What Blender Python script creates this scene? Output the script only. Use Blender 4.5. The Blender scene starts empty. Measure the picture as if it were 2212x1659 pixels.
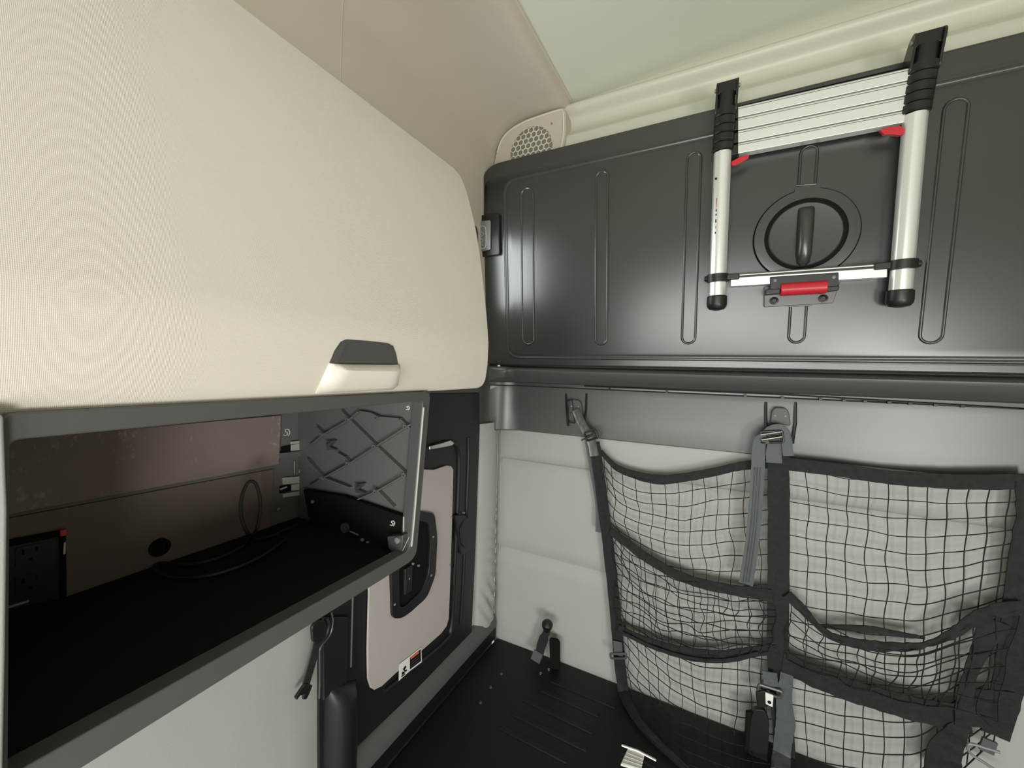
import bpy, bmesh, math, random
from mathutils import Vector, Matrix
random.seed(4)
S = bpy.context.scene
COL = S.collection

# ------------------------------------------------------------------ camera
F, CX, CY = 866.0, 1106.0, 829.5
CAM = Vector((0.0, 0.0, 1.70))
_v2 = Vector(((1560 - CX) / F, (805 - CY) / F, 1)).normalized()          # world +Y (towards the rear wall)
_v1 = -Vector(((-550 - CX) / F, (757 - CY) / F, 1))                      # world +X (along the rear wall)
_x = (_v1 - _v1.dot(_v2) * _v2).normalized()
_z = _x.cross(_v2)
if _z.y > 0: _z = -_z                                                   # image y points down
XC, YC, ZC = _x, _v2, _z
def cam2world(c): return Vector((c.dot(XC), c.dot(YC), c.dot(ZC)))
right, down, fwd = (cam2world(Vector(v)) for v in ((1, 0, 0), (0, 1, 0), (0, 0, 1)))
cd = bpy.data.cameras.new('camera'); cam = bpy.data.objects.new('camera', cd); COL.objects.link(cam)
m = Matrix.Identity(4)
for i in range(3):
    m[i][0], m[i][1], m[i][2], m[i][3] = right[i], -down[i], -fwd[i], CAM[i]
cam.matrix_world = m
cd.sensor_width = 36; cd.lens = F / 2212 * 36; cd.clip_start = 0.01
S.camera = cam

# ------------------------------------------------------------------ light
w = bpy.data.worlds.new('world'); S.world = w; w.use_nodes = True
w.node_tree.nodes['Background'].inputs[0].default_value = (0.80, 0.86, 0.90, 1)
w.node_tree.nodes['Background'].inputs[1].default_value = 0.6
def area(name, loc, target, sx, sy, power, col):
    l = bpy.data.lights.new(name, 'AREA'); l.shape = 'RECTANGLE'; l.size = sx; l.size_y = sy
    l.energy = power; l.color = col
    o = bpy.data.objects.new(name, l); COL.objects.link(o); o.location = loc
    o.rotation_euler = (Vector(target) - Vector(loc)).to_track_quat('-Z', 'Y').to_euler()
    return o
area('assumed_windscreen_light', (0.05, -1.56, 1.30), (0.05, 1.0, 1.36), 1.5, 0.78, 36, (1.0, 0.985, 0.935))  # light of the assumed windscreen behind the camera, reflected in the bunk
area('added_door_window_light', (1.26, -1.10, 0.95), (-0.5, 0.2, 1.60), 0.6, 0.6, 33, (1.0, 0.975, 0.92))  # added door window, set low and aimed up to brighten the cabinet's lower face
area('assumed_side_window_light', (-0.760, 1.03, 2.035), (0.5, 1.03, 2.035), 0.26, 0.26, 1.7, (0.93, 1.0, 0.98))  # assumed hidden side window, added for the highlight on the bunk's left end
S.view_settings.view_transform = 'Standard'; S.view_settings.look = 'None'
S.view_settings.exposure = 0.0; S.view_settings.gamma = 1.0; S.view_settings.use_curve_mapping = False
S.cycles.max_bounces = 8; S.cycles.diffuse_bounces = 5

# ------------------------------------------------------------------ pixel to point on a real plane
def ray(px, py): return cam2world(Vector(((px - CX) / F, (py - CY) / F, 1)))
def onX(px, py, v): d = ray(px, py); return CAM + d * ((v - CAM.x) / d.x)
def onY(px, py, v): d = ray(px, py); return CAM + d * ((v - CAM.y) / d.y)
def onZ(px, py, v): d = ray(px, py); return CAM + d * ((v - CAM.z) / d.z)
def onP(px, py, p0, n): d = ray(px, py); return CAM + d * ((p0 - CAM).dot(n) / d.dot(n))

XL, YB, ZP, XR, YF = -0.770, 1.35, 0.65, 1.30, -1.60      # left wall, rear wall, bunk platform, right wall, front
V = Vector

# ------------------------------------------------------------------ materials
def mat(name, col, rough=0.5, metal=0.0, spec=0.5, bump=0.0, scale=200.0, var=0.0, vscale=6.0, coat=0.0):
    M = bpy.data.materials.new(name); M.use_nodes = True
    nt = M.node_tree; b = nt.nodes['Principled BSDF']
    b.inputs['Base Color'].default_value = (*col, 1); b.inputs['Roughness'].default_value = rough
    b.inputs['Metallic'].default_value = metal; b.inputs['Specular IOR Level'].default_value = spec
    b.inputs['Coat Weight'].default_value = coat
    tc = nt.nodes.new('ShaderNodeTexCoord')
    if bump:
        n = nt.nodes.new('ShaderNodeTexNoise'); n.inputs['Scale'].default_value = scale; n.inputs['Detail'].default_value = 3
        nt.links.new(tc.outputs['Object'], n.inputs['Vector'])
        bp = nt.nodes.new('ShaderNodeBump'); bp.inputs['Strength'].default_value = bump; bp.inputs['Distance'].default_value = 0.002
        nt.links.new(n.outputs['Fac'], bp.inputs['Height']); nt.links.new(bp.outputs['Normal'], b.inputs['Normal'])
    if var:
        n = nt.nodes.new('ShaderNodeTexNoise'); n.inputs['Scale'].default_value = vscale; n.inputs['Detail'].default_value = 4
        nt.links.new(tc.outputs['Object'], n.inputs['Vector'])
        r = nt.nodes.new('ShaderNodeMapRange'); r.inputs[3].default_value = 1 - var; r.inputs[4].default_value = 1 + var
        nt.links.new(n.outputs['Fac'], r.inputs[0])
        h = nt.nodes.new('ShaderNodeHueSaturation'); h.inputs['Color'].default_value = (*col, 1)
        nt.links.new(r.outputs[0], h.inputs['Value']); nt.links.new(h.outputs[0], b.inputs['Base Color'])
    return M
def fabric(name, col, rough=0.85):
    """cream headliner cloth with a small diagonal honeycomb weave"""
    M = mat(name, col, rough, spec=0.2); nt = M.node_tree; b = nt.nodes['Principled BSDF']
    tc = nt.nodes.new('ShaderNodeTexCoord'); sp = nt.nodes.new('ShaderNodeSeparateXYZ')
    nt.links.new(tc.outputs['Object'], sp.inputs[0])
    def mth(op, a, c=None):
        n = nt.nodes.new('ShaderNodeMath'); n.operation = op
        for i, q in enumerate((a, c)):
            if q is None: continue
            if isinstance(q, (int, float)): n.inputs[i].default_value = q
            else: nt.links.new(q, n.inputs[i])
        return n.outputs[0]
    k = 2 * math.pi / 0.0030
    yy = mth('MULTIPLY', sp.outputs['Y'], 1.55)
    a = mth('SINE', mth('MULTIPLY', mth('ADD', yy, sp.outputs['Z']), k))
    c = mth('SINE', mth('MULTIPLY', mth('SUBTRACT', yy, sp.outputs['Z']), k))
    h = mth('MULTIPLY', a, c)
    bp = nt.nodes.new('ShaderNodeBump'); bp.inputs['Strength'].default_value = 0.22; bp.inputs['Distance'].default_value = 0.0008
    nt.links.new(h, bp.inputs['Height']); nt.links.new(bp.outputs['Normal'], b.inputs['Normal'])
    r = nt.nodes.new('ShaderNodeMapRange'); r.inputs[1].default_value = -1; r.inputs[2].default_value = 1
    r.inputs[3].default_value = 0.94; r.inputs[4].default_value = 1.04
    nt.links.new(h, r.inputs[0])
    hs = nt.nodes.new('ShaderNodeHueSaturation'); hs.inputs['Color'].default_value = (*col, 1)
    nt.links.new(r.outputs[0], hs.inputs['Value']); nt.links.new(hs.outputs[0], b.inputs['Base Color'])
    return M
def scuffed(name, col):
    """dull brown board with pale scratches and specks"""
    M = mat(name, col, 0.42, spec=0.45, var=0.25, vscale=9, bump=0.08, scale=350); nt = M.node_tree; b = nt.nodes['Principled BSDF']
    src = b.inputs['Base Color'].links[0].from_socket
    tc = nt.nodes.new('ShaderNodeTexCoord'); mp = nt.nodes.new('ShaderNodeMapping'); mp.inputs['Scale'].default_value = (1, 1, 0.6)
    nt.links.new(tc.outputs['Object'], mp.inputs[0])
    n = nt.nodes.new('ShaderNodeTexNoise'); n.inputs['Scale'].default_value = 130; n.inputs['Detail'].default_value = 6; n.inputs['Roughness'].default_value = 0.7
    nt.links.new(mp.outputs[0], n.inputs['Vector'])
    n2 = nt.nodes.new('ShaderNodeTexNoise'); n2.inputs['Scale'].default_value = 11
    nt.links.new(tc.outputs['Object'], n2.inputs['Vector'])
    mu = nt.nodes.new('ShaderNodeMath'); mu.operation = 'MULTIPLY'
    nt.links.new(n.outputs['Fac'], mu.inputs[0]); nt.links.new(n2.outputs['Fac'], mu.inputs[1])
    r = nt.nodes.new('ShaderNodeMapRange'); r.inputs[1].default_value = 0.335; r.inputs[2].default_value = 0.42; r.inputs[4].default_value = 0.55
    nt.links.new(mu.outputs[0], r.inputs[0])
    mx = nt.nodes.new('ShaderNodeMixRGB'); mx.inputs[2].default_value = (0.5, 0.45, 0.40, 1)
    nt.links.new(r.outputs[0], mx.inputs[0]); nt.links.new(src, mx.inputs[1]); nt.links.new(mx.outputs[0], b.inputs['Base Color'])
    return M
M = dict(
    liner=mat('cream_liner', (0.54, 0.505, 0.425), 0.8, spec=0.2, bump=0.05, scale=500),
    ceiling=mat('ceiling_liner', (0.66, 0.67, 0.575), 0.75, spec=0.25, bump=0.05, scale=500),
    mould=mat('cream_moulding', (0.60, 0.605, 0.50), 0.38, spec=0.5),
    cloth=fabric('cabinet_cloth', (0.66, 0.635, 0.565)),
    cream=mat('cream_plastic', (0.74, 0.72, 0.64), 0.4),
    bunk=mat('black_moulded_plastic', (0.024, 0.025, 0.025), 0.31, spec=1.0, bump=0.06, scale=900),
    floor=mat('grey_floor_vinyl', (0.36, 0.36, 0.34), 0.6, bump=0.1, scale=300),
    trim=mat('charcoal_plastic', (0.062, 0.062, 0.060), 0.36, spec=1.0, bump=0.06, scale=900),
    door=mat('navy_black_plastic', (0.011, 0.012, 0.014), 0.42, spec=0.5, bump=0.05, scale=900),
    black=mat('black_plastic', (0.010, 0.010, 0.010), 0.4),
    matte=mat('black_matte', (0.006, 0.006, 0.006), 0.8, spec=0.15),
    frame=mat('grey_frame_plastic', (0.075, 0.077, 0.076), 0.5, spec=0.5),
    vinyl=mat('grey_vinyl', (0.40, 0.405, 0.395), 0.55, spec=0.35, bump=0.12, scale=700, var=0.04),
    vinyl_cool=mat('grey_vinyl_side', (0.37, 0.38, 0.375), 0.55, spec=0.3, bump=0.12, scale=700, var=0.04),
    inset=mat('warm_grey_inset', (0.45, 0.415, 0.40), 0.65, spec=0.3, bump=0.1, scale=800),
    roll=mat('grey_edge_roll', (0.10, 0.10, 0.10), 0.6, spec=0.3, bump=0.1, scale=700),
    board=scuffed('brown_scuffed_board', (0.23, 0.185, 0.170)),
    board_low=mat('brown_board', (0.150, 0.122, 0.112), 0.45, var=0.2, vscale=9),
    panel=mat('ribbed_panel_plastic', (0.125, 0.125, 0.122), 0.45, spec=0.5),
    mat_rubber=mat('shelf_mat', (0.012, 0.013, 0.013), 0.85, spec=0.12, bump=0.3, scale=900),
    platform=mat('platform_plastic', (0.006, 0.006, 0.007), 0.5, spec=0.35, bump=0.15, scale=400),
    alu=mat('brushed_aluminium', (0.80, 0.82, 0.80), 0.34, metal=0.55, spec=0.5),
    steel=mat('bright_steel', (0.75, 0.75, 0.73), 0.22, metal=1.0),
    chrome=mat('polished_metal', (0.85, 0.85, 0.83), 0.12, metal=1.0),
    red=mat('red_plastic', (0.52, 0.020, 0.035), 0.35, spec=0.5),
    redled=mat('red_tab', (0.75, 0.06, 0.05), 0.4),
    orange=mat('orange_print', (0.65, 0.16, 0.05), 0.5),
    white=mat('white_label', (0.80, 0.80, 0.78), 0.5),
    web=mat('black_webbing', (0.015, 0.0175, 0.018), 0.72, spec=0.3, bump=0.6, scale=420, var=0.55, vscale=85),
    webgrey=mat('slate_webbing', (0.075, 0.090, 0.095), 0.55, spec=0.45, bump=0.3, scale=420),
    cord=mat('black_cord', (0.012, 0.013, 0.013), 0.7, spec=0.25),
    hexhole=mat('grille_dark', (0.20, 0.185, 0.15), 0.8),
    glass=mat('grey_window_glass', (0.5, 0.55, 0.55), 0.1),
    label_grey=mat('pale_grey_label', (0.42, 0.42, 0.39), 0.5),
    btn=mat('grey_button', (0.20, 0.205, 0.21), 0.35),
)

# ------------------------------------------------------------------ mesh helpers
WORLD = {}
class MB:
    def __init__(s): s.v = []; s.f = []
    def add(s, vs, fs):
        k = len(s.v); s.v += [Vector(p) for p in vs]; s.f += [tuple(i + k for i in f) for f in fs]; return s
    def box(s, c, size, ex=(1, 0, 0), ey=(0, 1, 0), ez=(0, 0, 1)):
        c = V(c); ex, ey, ez = V(ex).normalized() * size[0] / 2, V(ey).normalized() * size[1] / 2, V(ez).normalized() * size[2] / 2
        vs = [c + a * ex + b * ey + d * ez for d in (-1, 1) for b in (-1, 1) for a in (-1, 1)]
        return s.add(vs, [(0, 2, 3, 1), (4, 5, 7, 6), (0, 1, 5, 4), (2, 6, 7, 3), (0, 4, 6, 2), (1, 3, 7, 5)])
    def prism(s, pts, ext):
        """polygon given by 3-D points, extruded by the vector ext"""
        n = len(pts); e = V(ext); vs = [V(p) for p in pts] + [V(p) + e for p in pts]
        fs = [tuple(range(n))[::-1], tuple(range(n, 2 * n))] + [(i, (i + 1) % n, n + (i + 1) % n, n + i) for i in range(n)]
        return s.add(vs, fs)
    def ring(s, outer, inner, ext):
        n = len(outer); e = V(ext)
        vs = [V(p) for p in outer] + [V(p) for p in inner] + [V(p) + e for p in outer] + [V(p) + e for p in inner]
        fs = []
        for i in range(n):
            j = (i + 1) % n
            fs += [(i, j, n + j, n + i), (2 * n + i, 3 * n + i, 3 * n + j, 2 * n + j), (i, 2 * n + i, 2 * n + j, j), (n + i, n + j, 3 * n + j, 3 * n + i)]
        return s.add(vs, fs)
    def tube(s, pts, r, n=8, closed=False, flat=None):
        pts = [V(p) for p in pts]; N = len(pts); rr = r if isinstance(r, (list, tuple)) else [r] * N
        vs = []; up = None
        for i, p in enumerate(pts):
            a = pts[(i - 1) % N] if closed or i > 0 else p
            b = pts[(i + 1) % N] if closed or i < N - 1 else p
            t = (b - a).normalized()
            if up is None: up = t.orthogonal().normalized()
            up = (up - up.dot(t) * t)
            up = up.normalized() if up.length > 1e-6 else t.orthogonal().normalized()
            side = t.cross(up)
            for k in range(n):
                an = 2 * math.pi * k / n
                vs.append(p + rr[i] * (math.cos(an) * up + math.sin(an) * side))
        fs = []
        for i in range(N if closed else N - 1):
            j = (i + 1) % N
            fs += [(i * n + k, i * n + (k + 1) % n, j * n + (k + 1) % n, j * n + k) for k in range(n)]
        if not closed: fs += [tuple(range(n))[::-1], tuple((N - 1) * n + k for k in range(n))]
        return s.add(vs, fs)
    def grid(s, rows, thick=None):
        """rows of points; thick = vector or function(i,j,p)->point of the back face"""
        R, C = len(rows), len(rows[0]); vs = [V(p) for r in rows for p in r]
        fs = [(i * C + j, i * C + j + 1, (i + 1) * C + j + 1, (i + 1) * C + j) for i in range(R - 1) for j in range(C - 1)]
        if thick is not None:
            k = len(vs)
            back = [(p + V(thick)) if not callable(thick) else thick(q // C, q % C, p) for q, p in enumerate(list(vs))]
            vs += back
            fs += [tuple(k + q for q in f[::-1]) for f in list(fs)]
            edge = [(0, j) for j in range(C)] + [(i, C - 1) for i in range(1, R)] + [(R - 1, j) for j in range(C - 2, -1, -1)] + [(i, 0) for i in range(R - 2, 0, -1)]
            E = [i * C + j for i, j in edge]
            fs += [(E[a], k + E[a], k + E[(a + 1) % len(E)], E[(a + 1) % len(E)]) for a in range(len(E))]
        return s.add(vs, fs)
    def lathe(s, c, axis, prof, n=24, ref=None):
        """prof = [(radius, height along axis)]"""
        ax = V(axis).normalized(); u = (V(ref) if ref else ax.orthogonal()).normalized(); w_ = ax.cross(u); c = V(c)
        vs = [c + ax * h + r * (math.cos(2 * math.pi * k / n) * u + math.sin(2 * math.pi * k / n) * w_) for r, h in prof for k in range(n)]
        P = len(prof)
        fs = [(i * n + k, i * n + (k + 1) % n, (i + 1) * n + (k + 1) % n, (i + 1) * n + k) for i in range(P - 1) for k in range(n)]
        fs += [tuple(range(n))[::-1], tuple((P - 1) * n + k for k in range(n))]
        return s.add(vs, fs)
    def ribbon(s, pts, wid, thick, nrm=None):
        """flat webbing along pts; wid = width or list; nrm = facing direction (V or list)"""
        pts = [V(p) for p in pts]; N = len(pts); vs = []
        for i, p in enumerate(pts):
            t = (pts[min(i + 1, N - 1)] - pts[max(i - 1, 0)]).normalized()
            n_ = V(nrm[i] if isinstance(nrm, list) else (nrm or (0, -1, 0)))
            n_ = (n_ - n_.dot(t) * t).normalized(); sd = t.cross(n_)
            wd = (wid[i] if isinstance(wid, list) else wid) / 2
            vs += [p - sd * wd - n_ * thick / 2, p + sd * wd - n_ * thick / 2, p + sd * wd + n_ * thick / 2, p - sd * wd + n_ * thick / 2]
        fs = [(0, 1, 2, 3)[::-1], tuple(4 * (N - 1) + k for k in range(4))]
        for i in range(N - 1):
            fs += [(4 * i + k, 4 * i + (k + 1) % 4, 4 * i + 4 + (k + 1) % 4, 4 * i + 4 + k) for k in range(4)]
        return s.add(vs, fs)
    def build(s, name, material, parent=None, bevel=0.0, seg=2, smooth=35, loc=None):
        org = WORLD[parent.name] if parent else V(loc or (0, 0, 0))
        me = bpy.data.meshes.new(name); me.from_pydata([p - org for p in s.v], [], s.f)
        bm = bmesh.new(); bm.from_mesh(me); bmesh.ops.recalc_face_normals(bm, faces=bm.faces); bm.to_mesh(me); bm.free()
        me.materials.append(material)
        o = bpy.data.objects.new(name, me); COL.objects.link(o)
        if parent: o.parent = parent
        else: o.location = org
        WORLD[o.name] = org
        if smooth:
            for p in me.polygons: p.use_smooth = True
            me.set_sharp_from_angle(angle=math.radians(smooth))
        if bevel:
            b = o.modifiers.new('edge', 'BEVEL'); b.width = bevel; b.segments = seg; b.limit_method = 'ANGLE'; b.angle_limit = math.radians(40)
            b.harden_normals = True
        return o
def thing(name, label, cat, loc, group=None):
    o = bpy.data.objects.new(name, None); COL.objects.link(o); o.location = loc; o.empty_display_size = 0.05
    WORLD[o.name] = V(loc)
    return tag(o, label, cat, group)
def tag(o, label, cat, group=None):
    o['label'] = label; o['category'] = cat
    if group: o['group'] = group
    return o
def struct(o): o['kind'] = 'structure'; return o
def stuff(o): o['kind'] = 'stuff'; return o
def lerp(a, b, t): return a + (b - a) * t
def spline(pts, n):
    """Catmull-Rom through points (tuples or Vectors), n samples per span"""
    P = [V(p) for p in pts]; P = [P[0] * 2 - P[1]] + P + [P[-1] * 2 - P[-2]]; out = []
    for i in range(1, len(P) - 2):
        a, b, c, d = P[i - 1:i + 3]
        for k in range(n):
            t = k / n
            out.append(0.5 * ((2 * b) + (c - a) * t + (2 * a - 5 * b + 4 * c - d) * t * t + (3 * b - a - 3 * c + d) * t ** 3))
    out.append(P[-2]); return out
def resample(pts, n):
    P = [V(p) for p in pts]; L = [0]
    for a, b in zip(P, P[1:]): L.append(L[-1] + (b - a).length)
    out = []; j = 0
    for k in range(n):
        d = L[-1] * k / (n - 1)
        while j < len(P) - 2 and L[j + 1] < d: j += 1
        t = (d - L[j]) / max(1e-9, L[j + 1] - L[j]); out.append(P[j].lerp(P[j + 1], min(1, t)))
    return out
def rounded(pts, r, n=5):
    """round the corners of a 3-D polygon; r = radius or list per corner"""
    P = [V(p) for p in pts]; out = []; N = len(P)
    for i, p in enumerate(P):
        ri = r[i] if isinstance(r, (list, tuple)) else r
        a = (P[i - 1] - p); b = (P[(i + 1) % N] - p)
        d = min(ri, a.length * 0.48, b.length * 0.48)
        p0, p1 = p + a.normalized() * d, p + b.normalized() * d
        for k in range(n + 1):
            t = k / n; out.append(p0 * (1 - t) ** 2 + p * 2 * t * (1 - t) + p1 * t * t)
    return out
def noise1(x, y=0.0, z=0.0):
    from mathutils import noise
    return noise.noise(V((x, y, z)))
EX, EY, EZ = V((1, 0, 0)), V((0, 1, 0)), V((0, 0, 1))

# ================================================================== THE SETTING
# cab floor, right wall, front wall with an assumed windscreen opening, ceiling
MB().box((0.27, -0.12, -0.02), (2.06, 3.0, 0.04)).build('floor', M['floor']); struct(bpy.data.objects['floor'])
rw = MB().box((XR + 0.02, 0.28, 1.35), (0.04, 2.14, 2.7)).box((XR + 0.02, -1.51, 1.35), (0.04, 0.22, 2.7)) \
    .box((XR + 0.02, -1.095, 0.32), (0.04, 0.61, 0.64)).box((XR + 0.02, -1.095, 1.98), (0.04, 0.61, 1.44))
struct(rw.build('wall_right', M['liner']))  # leaves a low opening for the added, unseen door window
fw = MB().box((0.27, YF - 0.02, 0.45), (2.06, 0.04, 0.90)).box((0.27, YF - 0.02, 2.25), (2.06, 0.04, 0.9)) \
    .box((-0.74, YF - 0.02, 1.38), (0.04, 0.04, 0.84)).box((1.06, YF - 0.02, 1.38), (0.48, 0.04, 0.84)).box((1.28, YF - 0.02, 1.38), (0.04, 0.04, 0.84))
struct(fw.build('wall_front', M['trim']))

# left wall: vertical, then a cove that rises to the ceiling seam
YC_ = 1.28
cove = [onY(px, py, YC_) for px, py in ((1068, 348), (1073, 318), (1086, 291), (1104, 272), (1131, 256), (1170, 243), (1213, 231))]
seam = onY(1240, 232, 1.335)
prof = [V((XL, 0, 0.0)), V((XL, 0, 1.2)), V((XL, 0, 2.2))] + [V((max(c.x, XL), 0, c.z)) for c in cove] + [V((seam.x, 0, seam.z))]
prof = prof[:2] + spline(prof[2:], 4)
ys_ = (YF, -0.5, 0.4, 0.9, YB)
wl = MB().grid([[V((p.x, y, p.z)) for p in prof[:3]] for y in ys_], V((-0.03, 0, 0)))
wall_left = struct(wl.build('wall_left', M['liner'], smooth=60))
side_cove = struct(MB().grid([[V((p.x, y, p.z)) for p in prof[2:]] for y in ys_], V((-0.03, 0, 0.01))).build('trim_3', M['liner'], smooth=60))
# the seam bead between the side liner and the roof liner
b_ = MB().tube([V((seam.x, y, seam.z + 0.003)) for y in (YF, 0, 1.33)], 0.006, 6)
b_.build('seam_bead', M['liner'], side_cove)
# a faint vertical joint in the side liner
jy = 0.62
jp = [V((p.x + 0.001, jy, p.z - 0.001)) for p in prof if p.z > 2.1]
MB().tube(jp, 0.0012, 6).build('liner_joint', M['liner'], side_cove)

# ceiling: slightly crowned
rows = []
for y in (YF, -0.6, 0.2, 0.8, 1.1, 1.35):
    rows.append([V((lerp(seam.x, XR + 0.02, t), y, seam.z + 0.003 + 0.03 * math.sin(math.pi * t) + 0.02 * (1.35 - y) / 2.9)) for t in [k / 10 for k in range(11)]])
struct(MB().grid(rows, V((0, 0, 0.03))).build('ceiling', M['ceiling'], smooth=60))

# assumed side window, hidden behind the overhead cabinet, for the bunk panel's highlight
wq = lambda y0, y1, z0, z1: rounded([V((XL + 0.012, y0, z0)), V((XL + 0.012, y1, z0)), V((XL + 0.012, y1, z1)), V((XL + 0.012, y0, z1))], 0.03)
struct(MB().ring(wq(0.88, 1.175, 1.89, 2.18), wq(0.90, 1.16, 1.905, 2.165), V((-0.012, 0, 0))).build('assumed_window_1', M['trim']))

# rear wall: back sheet, ceiling moulding, padded panels
wb = MB().box((0.27, YB + 0.02, 1.33), (2.06, 0.04, 2.66))
wall_back = struct(wb.build('wall_back', M['vinyl_cool']))
def extrude_x(profile, x0, x1, cuts=2):
    return [[V((lerp(x0, x1, k / cuts), y, z)) for k in range(cuts + 1)] for y, z in profile]
zs = seam.z
mp = [(1.335, zs + 0.05), (1.322, zs + 0.016), (1.318, zs + 0.000), (1.300, zs - 0.008), (1.296, zs - 0.018), (1.304, zs - 0.030), (1.324, zs - 0.044), (1.330, zs - 0.066),
      (1.320, zs - 0.088), (1.300, zs - 0.108), (1.292, zs - 0.135), (1.294, zs - 0.30), (1.30, zs - 0.42)]
mp = [(p.x, p.y) for p in spline([V((a, b, 0)) for a, b in mp], 4)]
x0m = onY(1203, 262, 1.305).x
struct(MB().grid(extrude_x(mp, x0m, XR, 3), V((0, 0.03, 0))).build('trim_1', M['mould'], smooth=70))

zt = onY(1085, 926, YB - 0.012).z                 # bottom of the charcoal band
zA = onY(1085, 990, YB - 0.012).z; zB = onY(1085, 1182, YB - 0.012).z
def padded(z0, z1, x0, x1, ybase, puff, seed, nx=70, nz=14):
    rows = []
    for i in range(nz + 1):
        v = i / nz; r = []
        for j in range(nx + 1):
            u = j / nx; x, z = lerp(x0, x1, u), lerp(z0, z1, v)
            e = min(1, min(v, 1 - v) * (z1 - z0) / 0.035); e2 = min(1, min(u, 1 - u) * (x1 - x0) / 0.03)
            k = (math.sin(e * math.pi / 2) ** 0.7 if e > 0 else 0) * (math.sin(e2 * math.pi / 2) ** 0.7 if e2 > 0 else 0)
            wr = 0.0025 * noise1(x * 5 + seed, z * 9, seed)
            d = math.hypot(x - onY(1182, 1330, YB).x, z - onY(1182, 1330, YB).z)
            an = math.atan2(z - onY(1182, 1330, YB).z, x - onY(1182, 1330, YB).x)
            if d < 0.16 and an > 0.2: wr += 0.003 * math.sin(an * 11) * (1 - d / 0.16) * min(1, d / 0.03)
            r.append(V((x, ybase - puff * k - wr * k, z)))
        rows.append(r)
    return MB().grid(rows, V((0, 0.012, 0)))
for k, (a, b) in enumerate(((ZP - 0.03, zB), (zB, zA), (zA, zt + 0.03))):
    padded(a, b, XL + 0.01, XR, YB - 0.004, 0.014, k * 3.7).build('padded_panel', M['vinyl'], wall_back, smooth=60)
# piping line down the corner
MB().tube([onY(1083, 925, 1.338), onY(1079, 1160, 1.338), onY(1075, 1392, 1.338)], 0.002, 6).build('piping', M['vinyl_cool'], wall_back)

# side wall padding: a narrow gathered bolster by the corner and the long panel under the shelf
yA = onX(1037, 932, XL + 0.01).y
zs_ = onX(1014, 1384, XL + 0.02).z
rows = []
for i in range(61):
    v = i / 60; z = lerp(zs_ - 0.01, zt + 0.03, v); r = []
    for j in range(17):
        u = j / 16; y = lerp(yA - 0.004, YB - 0.006, u)
        k = math.sin(math.pi * min(1, max(0, u))) ** 0.6 if 0 < u < 1 else 0
        g = max(0, 1 - abs(v - 0.36) / 0.34)
        wr = g * 0.0080 * math.sin(v * 120 + 9 * u + 3 * noise1(u * 3, v * 9)) * (0.25 + 0.75 * u) * k
        wr += max(0, 1 - abs(v - 0.12) / 0.16) * 0.010 * math.sin((v * 9 + u * 2.2) * 8) * k
        r.append(V((XL + 0.006 + 0.024 * k + wr, y, z)))
    rows.append(r)
MB().grid(rows, V((-0.02, 0, 0))).build('gathered_bolster', M['vinyl'], wall_left, smooth=60)
yP = onX(690, 1500, XL).y; zf0 = 1.345
rows = []
for i in range(11):
    z = lerp(0.45, zf0, i / 10); r = []
    for j in range(21):
        u = j / 20; y = lerp(-0.3, yP + 0.005, u)
        k = math.sin(min(1, min(u, 1 - u) * 16) * math.pi / 2)
        d = math.hypot(y - yP, z - 1.16); an = math.atan2(z - 1.16, yP - y)
        wr = 0.003 * math.sin(an * 13) * max(0, 1 - d / 0.16)
        r.append(V((XL + 0.004 + 0.012 * k + wr * k + 0.003 * noise1(y * 6, z * 6), y, z)))
    rows.append(r)
MB().grid(rows, V((-0.012, 0, 0))).build('padded_panel', M['vinyl_cool'], wall_left, smooth=60)
# grey roll along the foot of the side wall
p0, p1 = onX(737, 1643, XL + 0.012), onX(1014, 1377, XL + 0.012)
zr = (p0.z + p1.z) / 2
rp = [(XL, zr + 0.004), (XL + 0.014, zr), (XL + 0.026, zr - 0.02), (XL + 0.032, zr - 0.05), (XL + 0.024, zr - 0.078), (XL + 0.0, zr - 0.09)]
rp = spline([V((a, b, 0)) for a, b in rp], 3)
MB().grid([[V((p.x, y, p.y)) for p in rp] for y in (0.3, 0.6, 0.9, 1.2, 1.325)], V((-0.005, 0, 0))).build('edge_roll', M['roll'], wall_left, smooth=70)
# charcoal band that runs along the rear wall under the bunk, turns the corner and continues on the side wall
bp_ = [(0.060, 1.704), (0.072, 1.700), (0.080, 1.692), (0.078, 1.684), (0.066, 1.668), (0.058, 1.652), (0.050, 1.648), (0.028, 1.646), (0.028, 1.637), (0.034, 1.633), (0.030, 1.615),
       (0.026, zt + 0.06), (0.022, zt + 0.004), (0.016, zt), (0.0, zt)]
path = [(XR, YB, 0, -1)] ; rc = 0.115
cxr, cyr = XL + rc, YB - rc
path += [(cxr + 0.6, YB, 0, -1), (cxr, YB, 0, -1)]
for k in range(1, 8):
    a = math.pi / 2 * k / 8; path.append((cxr - rc * math.sin(a), cyr + rc * math.cos(a), math.sin(a), -math.cos(a)))
path += [(XL, cyr, 1, 0), (XL, 0.9, 1, 0), (XL, 0.51, 1, 0)]
rows = [[V((x + nx * o * (0.3 if nx > 0.9 else 1), y + ny * o, z)) for o, z in bp_] for x, y, nx, ny in path]
band = struct(MB().grid(rows).build('trim_2', M['trim'], smooth=40))
# two plates stand proud of the band either side of the strap anchors, with rows of clips in the slot
MB().tube([onY(1262, 834, 1.318), onY(1700, 853, 1.318), onY(2212, 884, 1.316)], 0.0022, 6).build('slot_lip', M['black'], band)
for px in (1316, 1440, 1610, 1690, 1772, 1823, 1868, 1920, 1965, 2020, 2078):
    t = (px - 1262) / 950; MB().box(onY(px, 838 + 46 * t, 1.316), (0.007, 0.008, 0.006)).build('slot_clip', M['black'], band)

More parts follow.
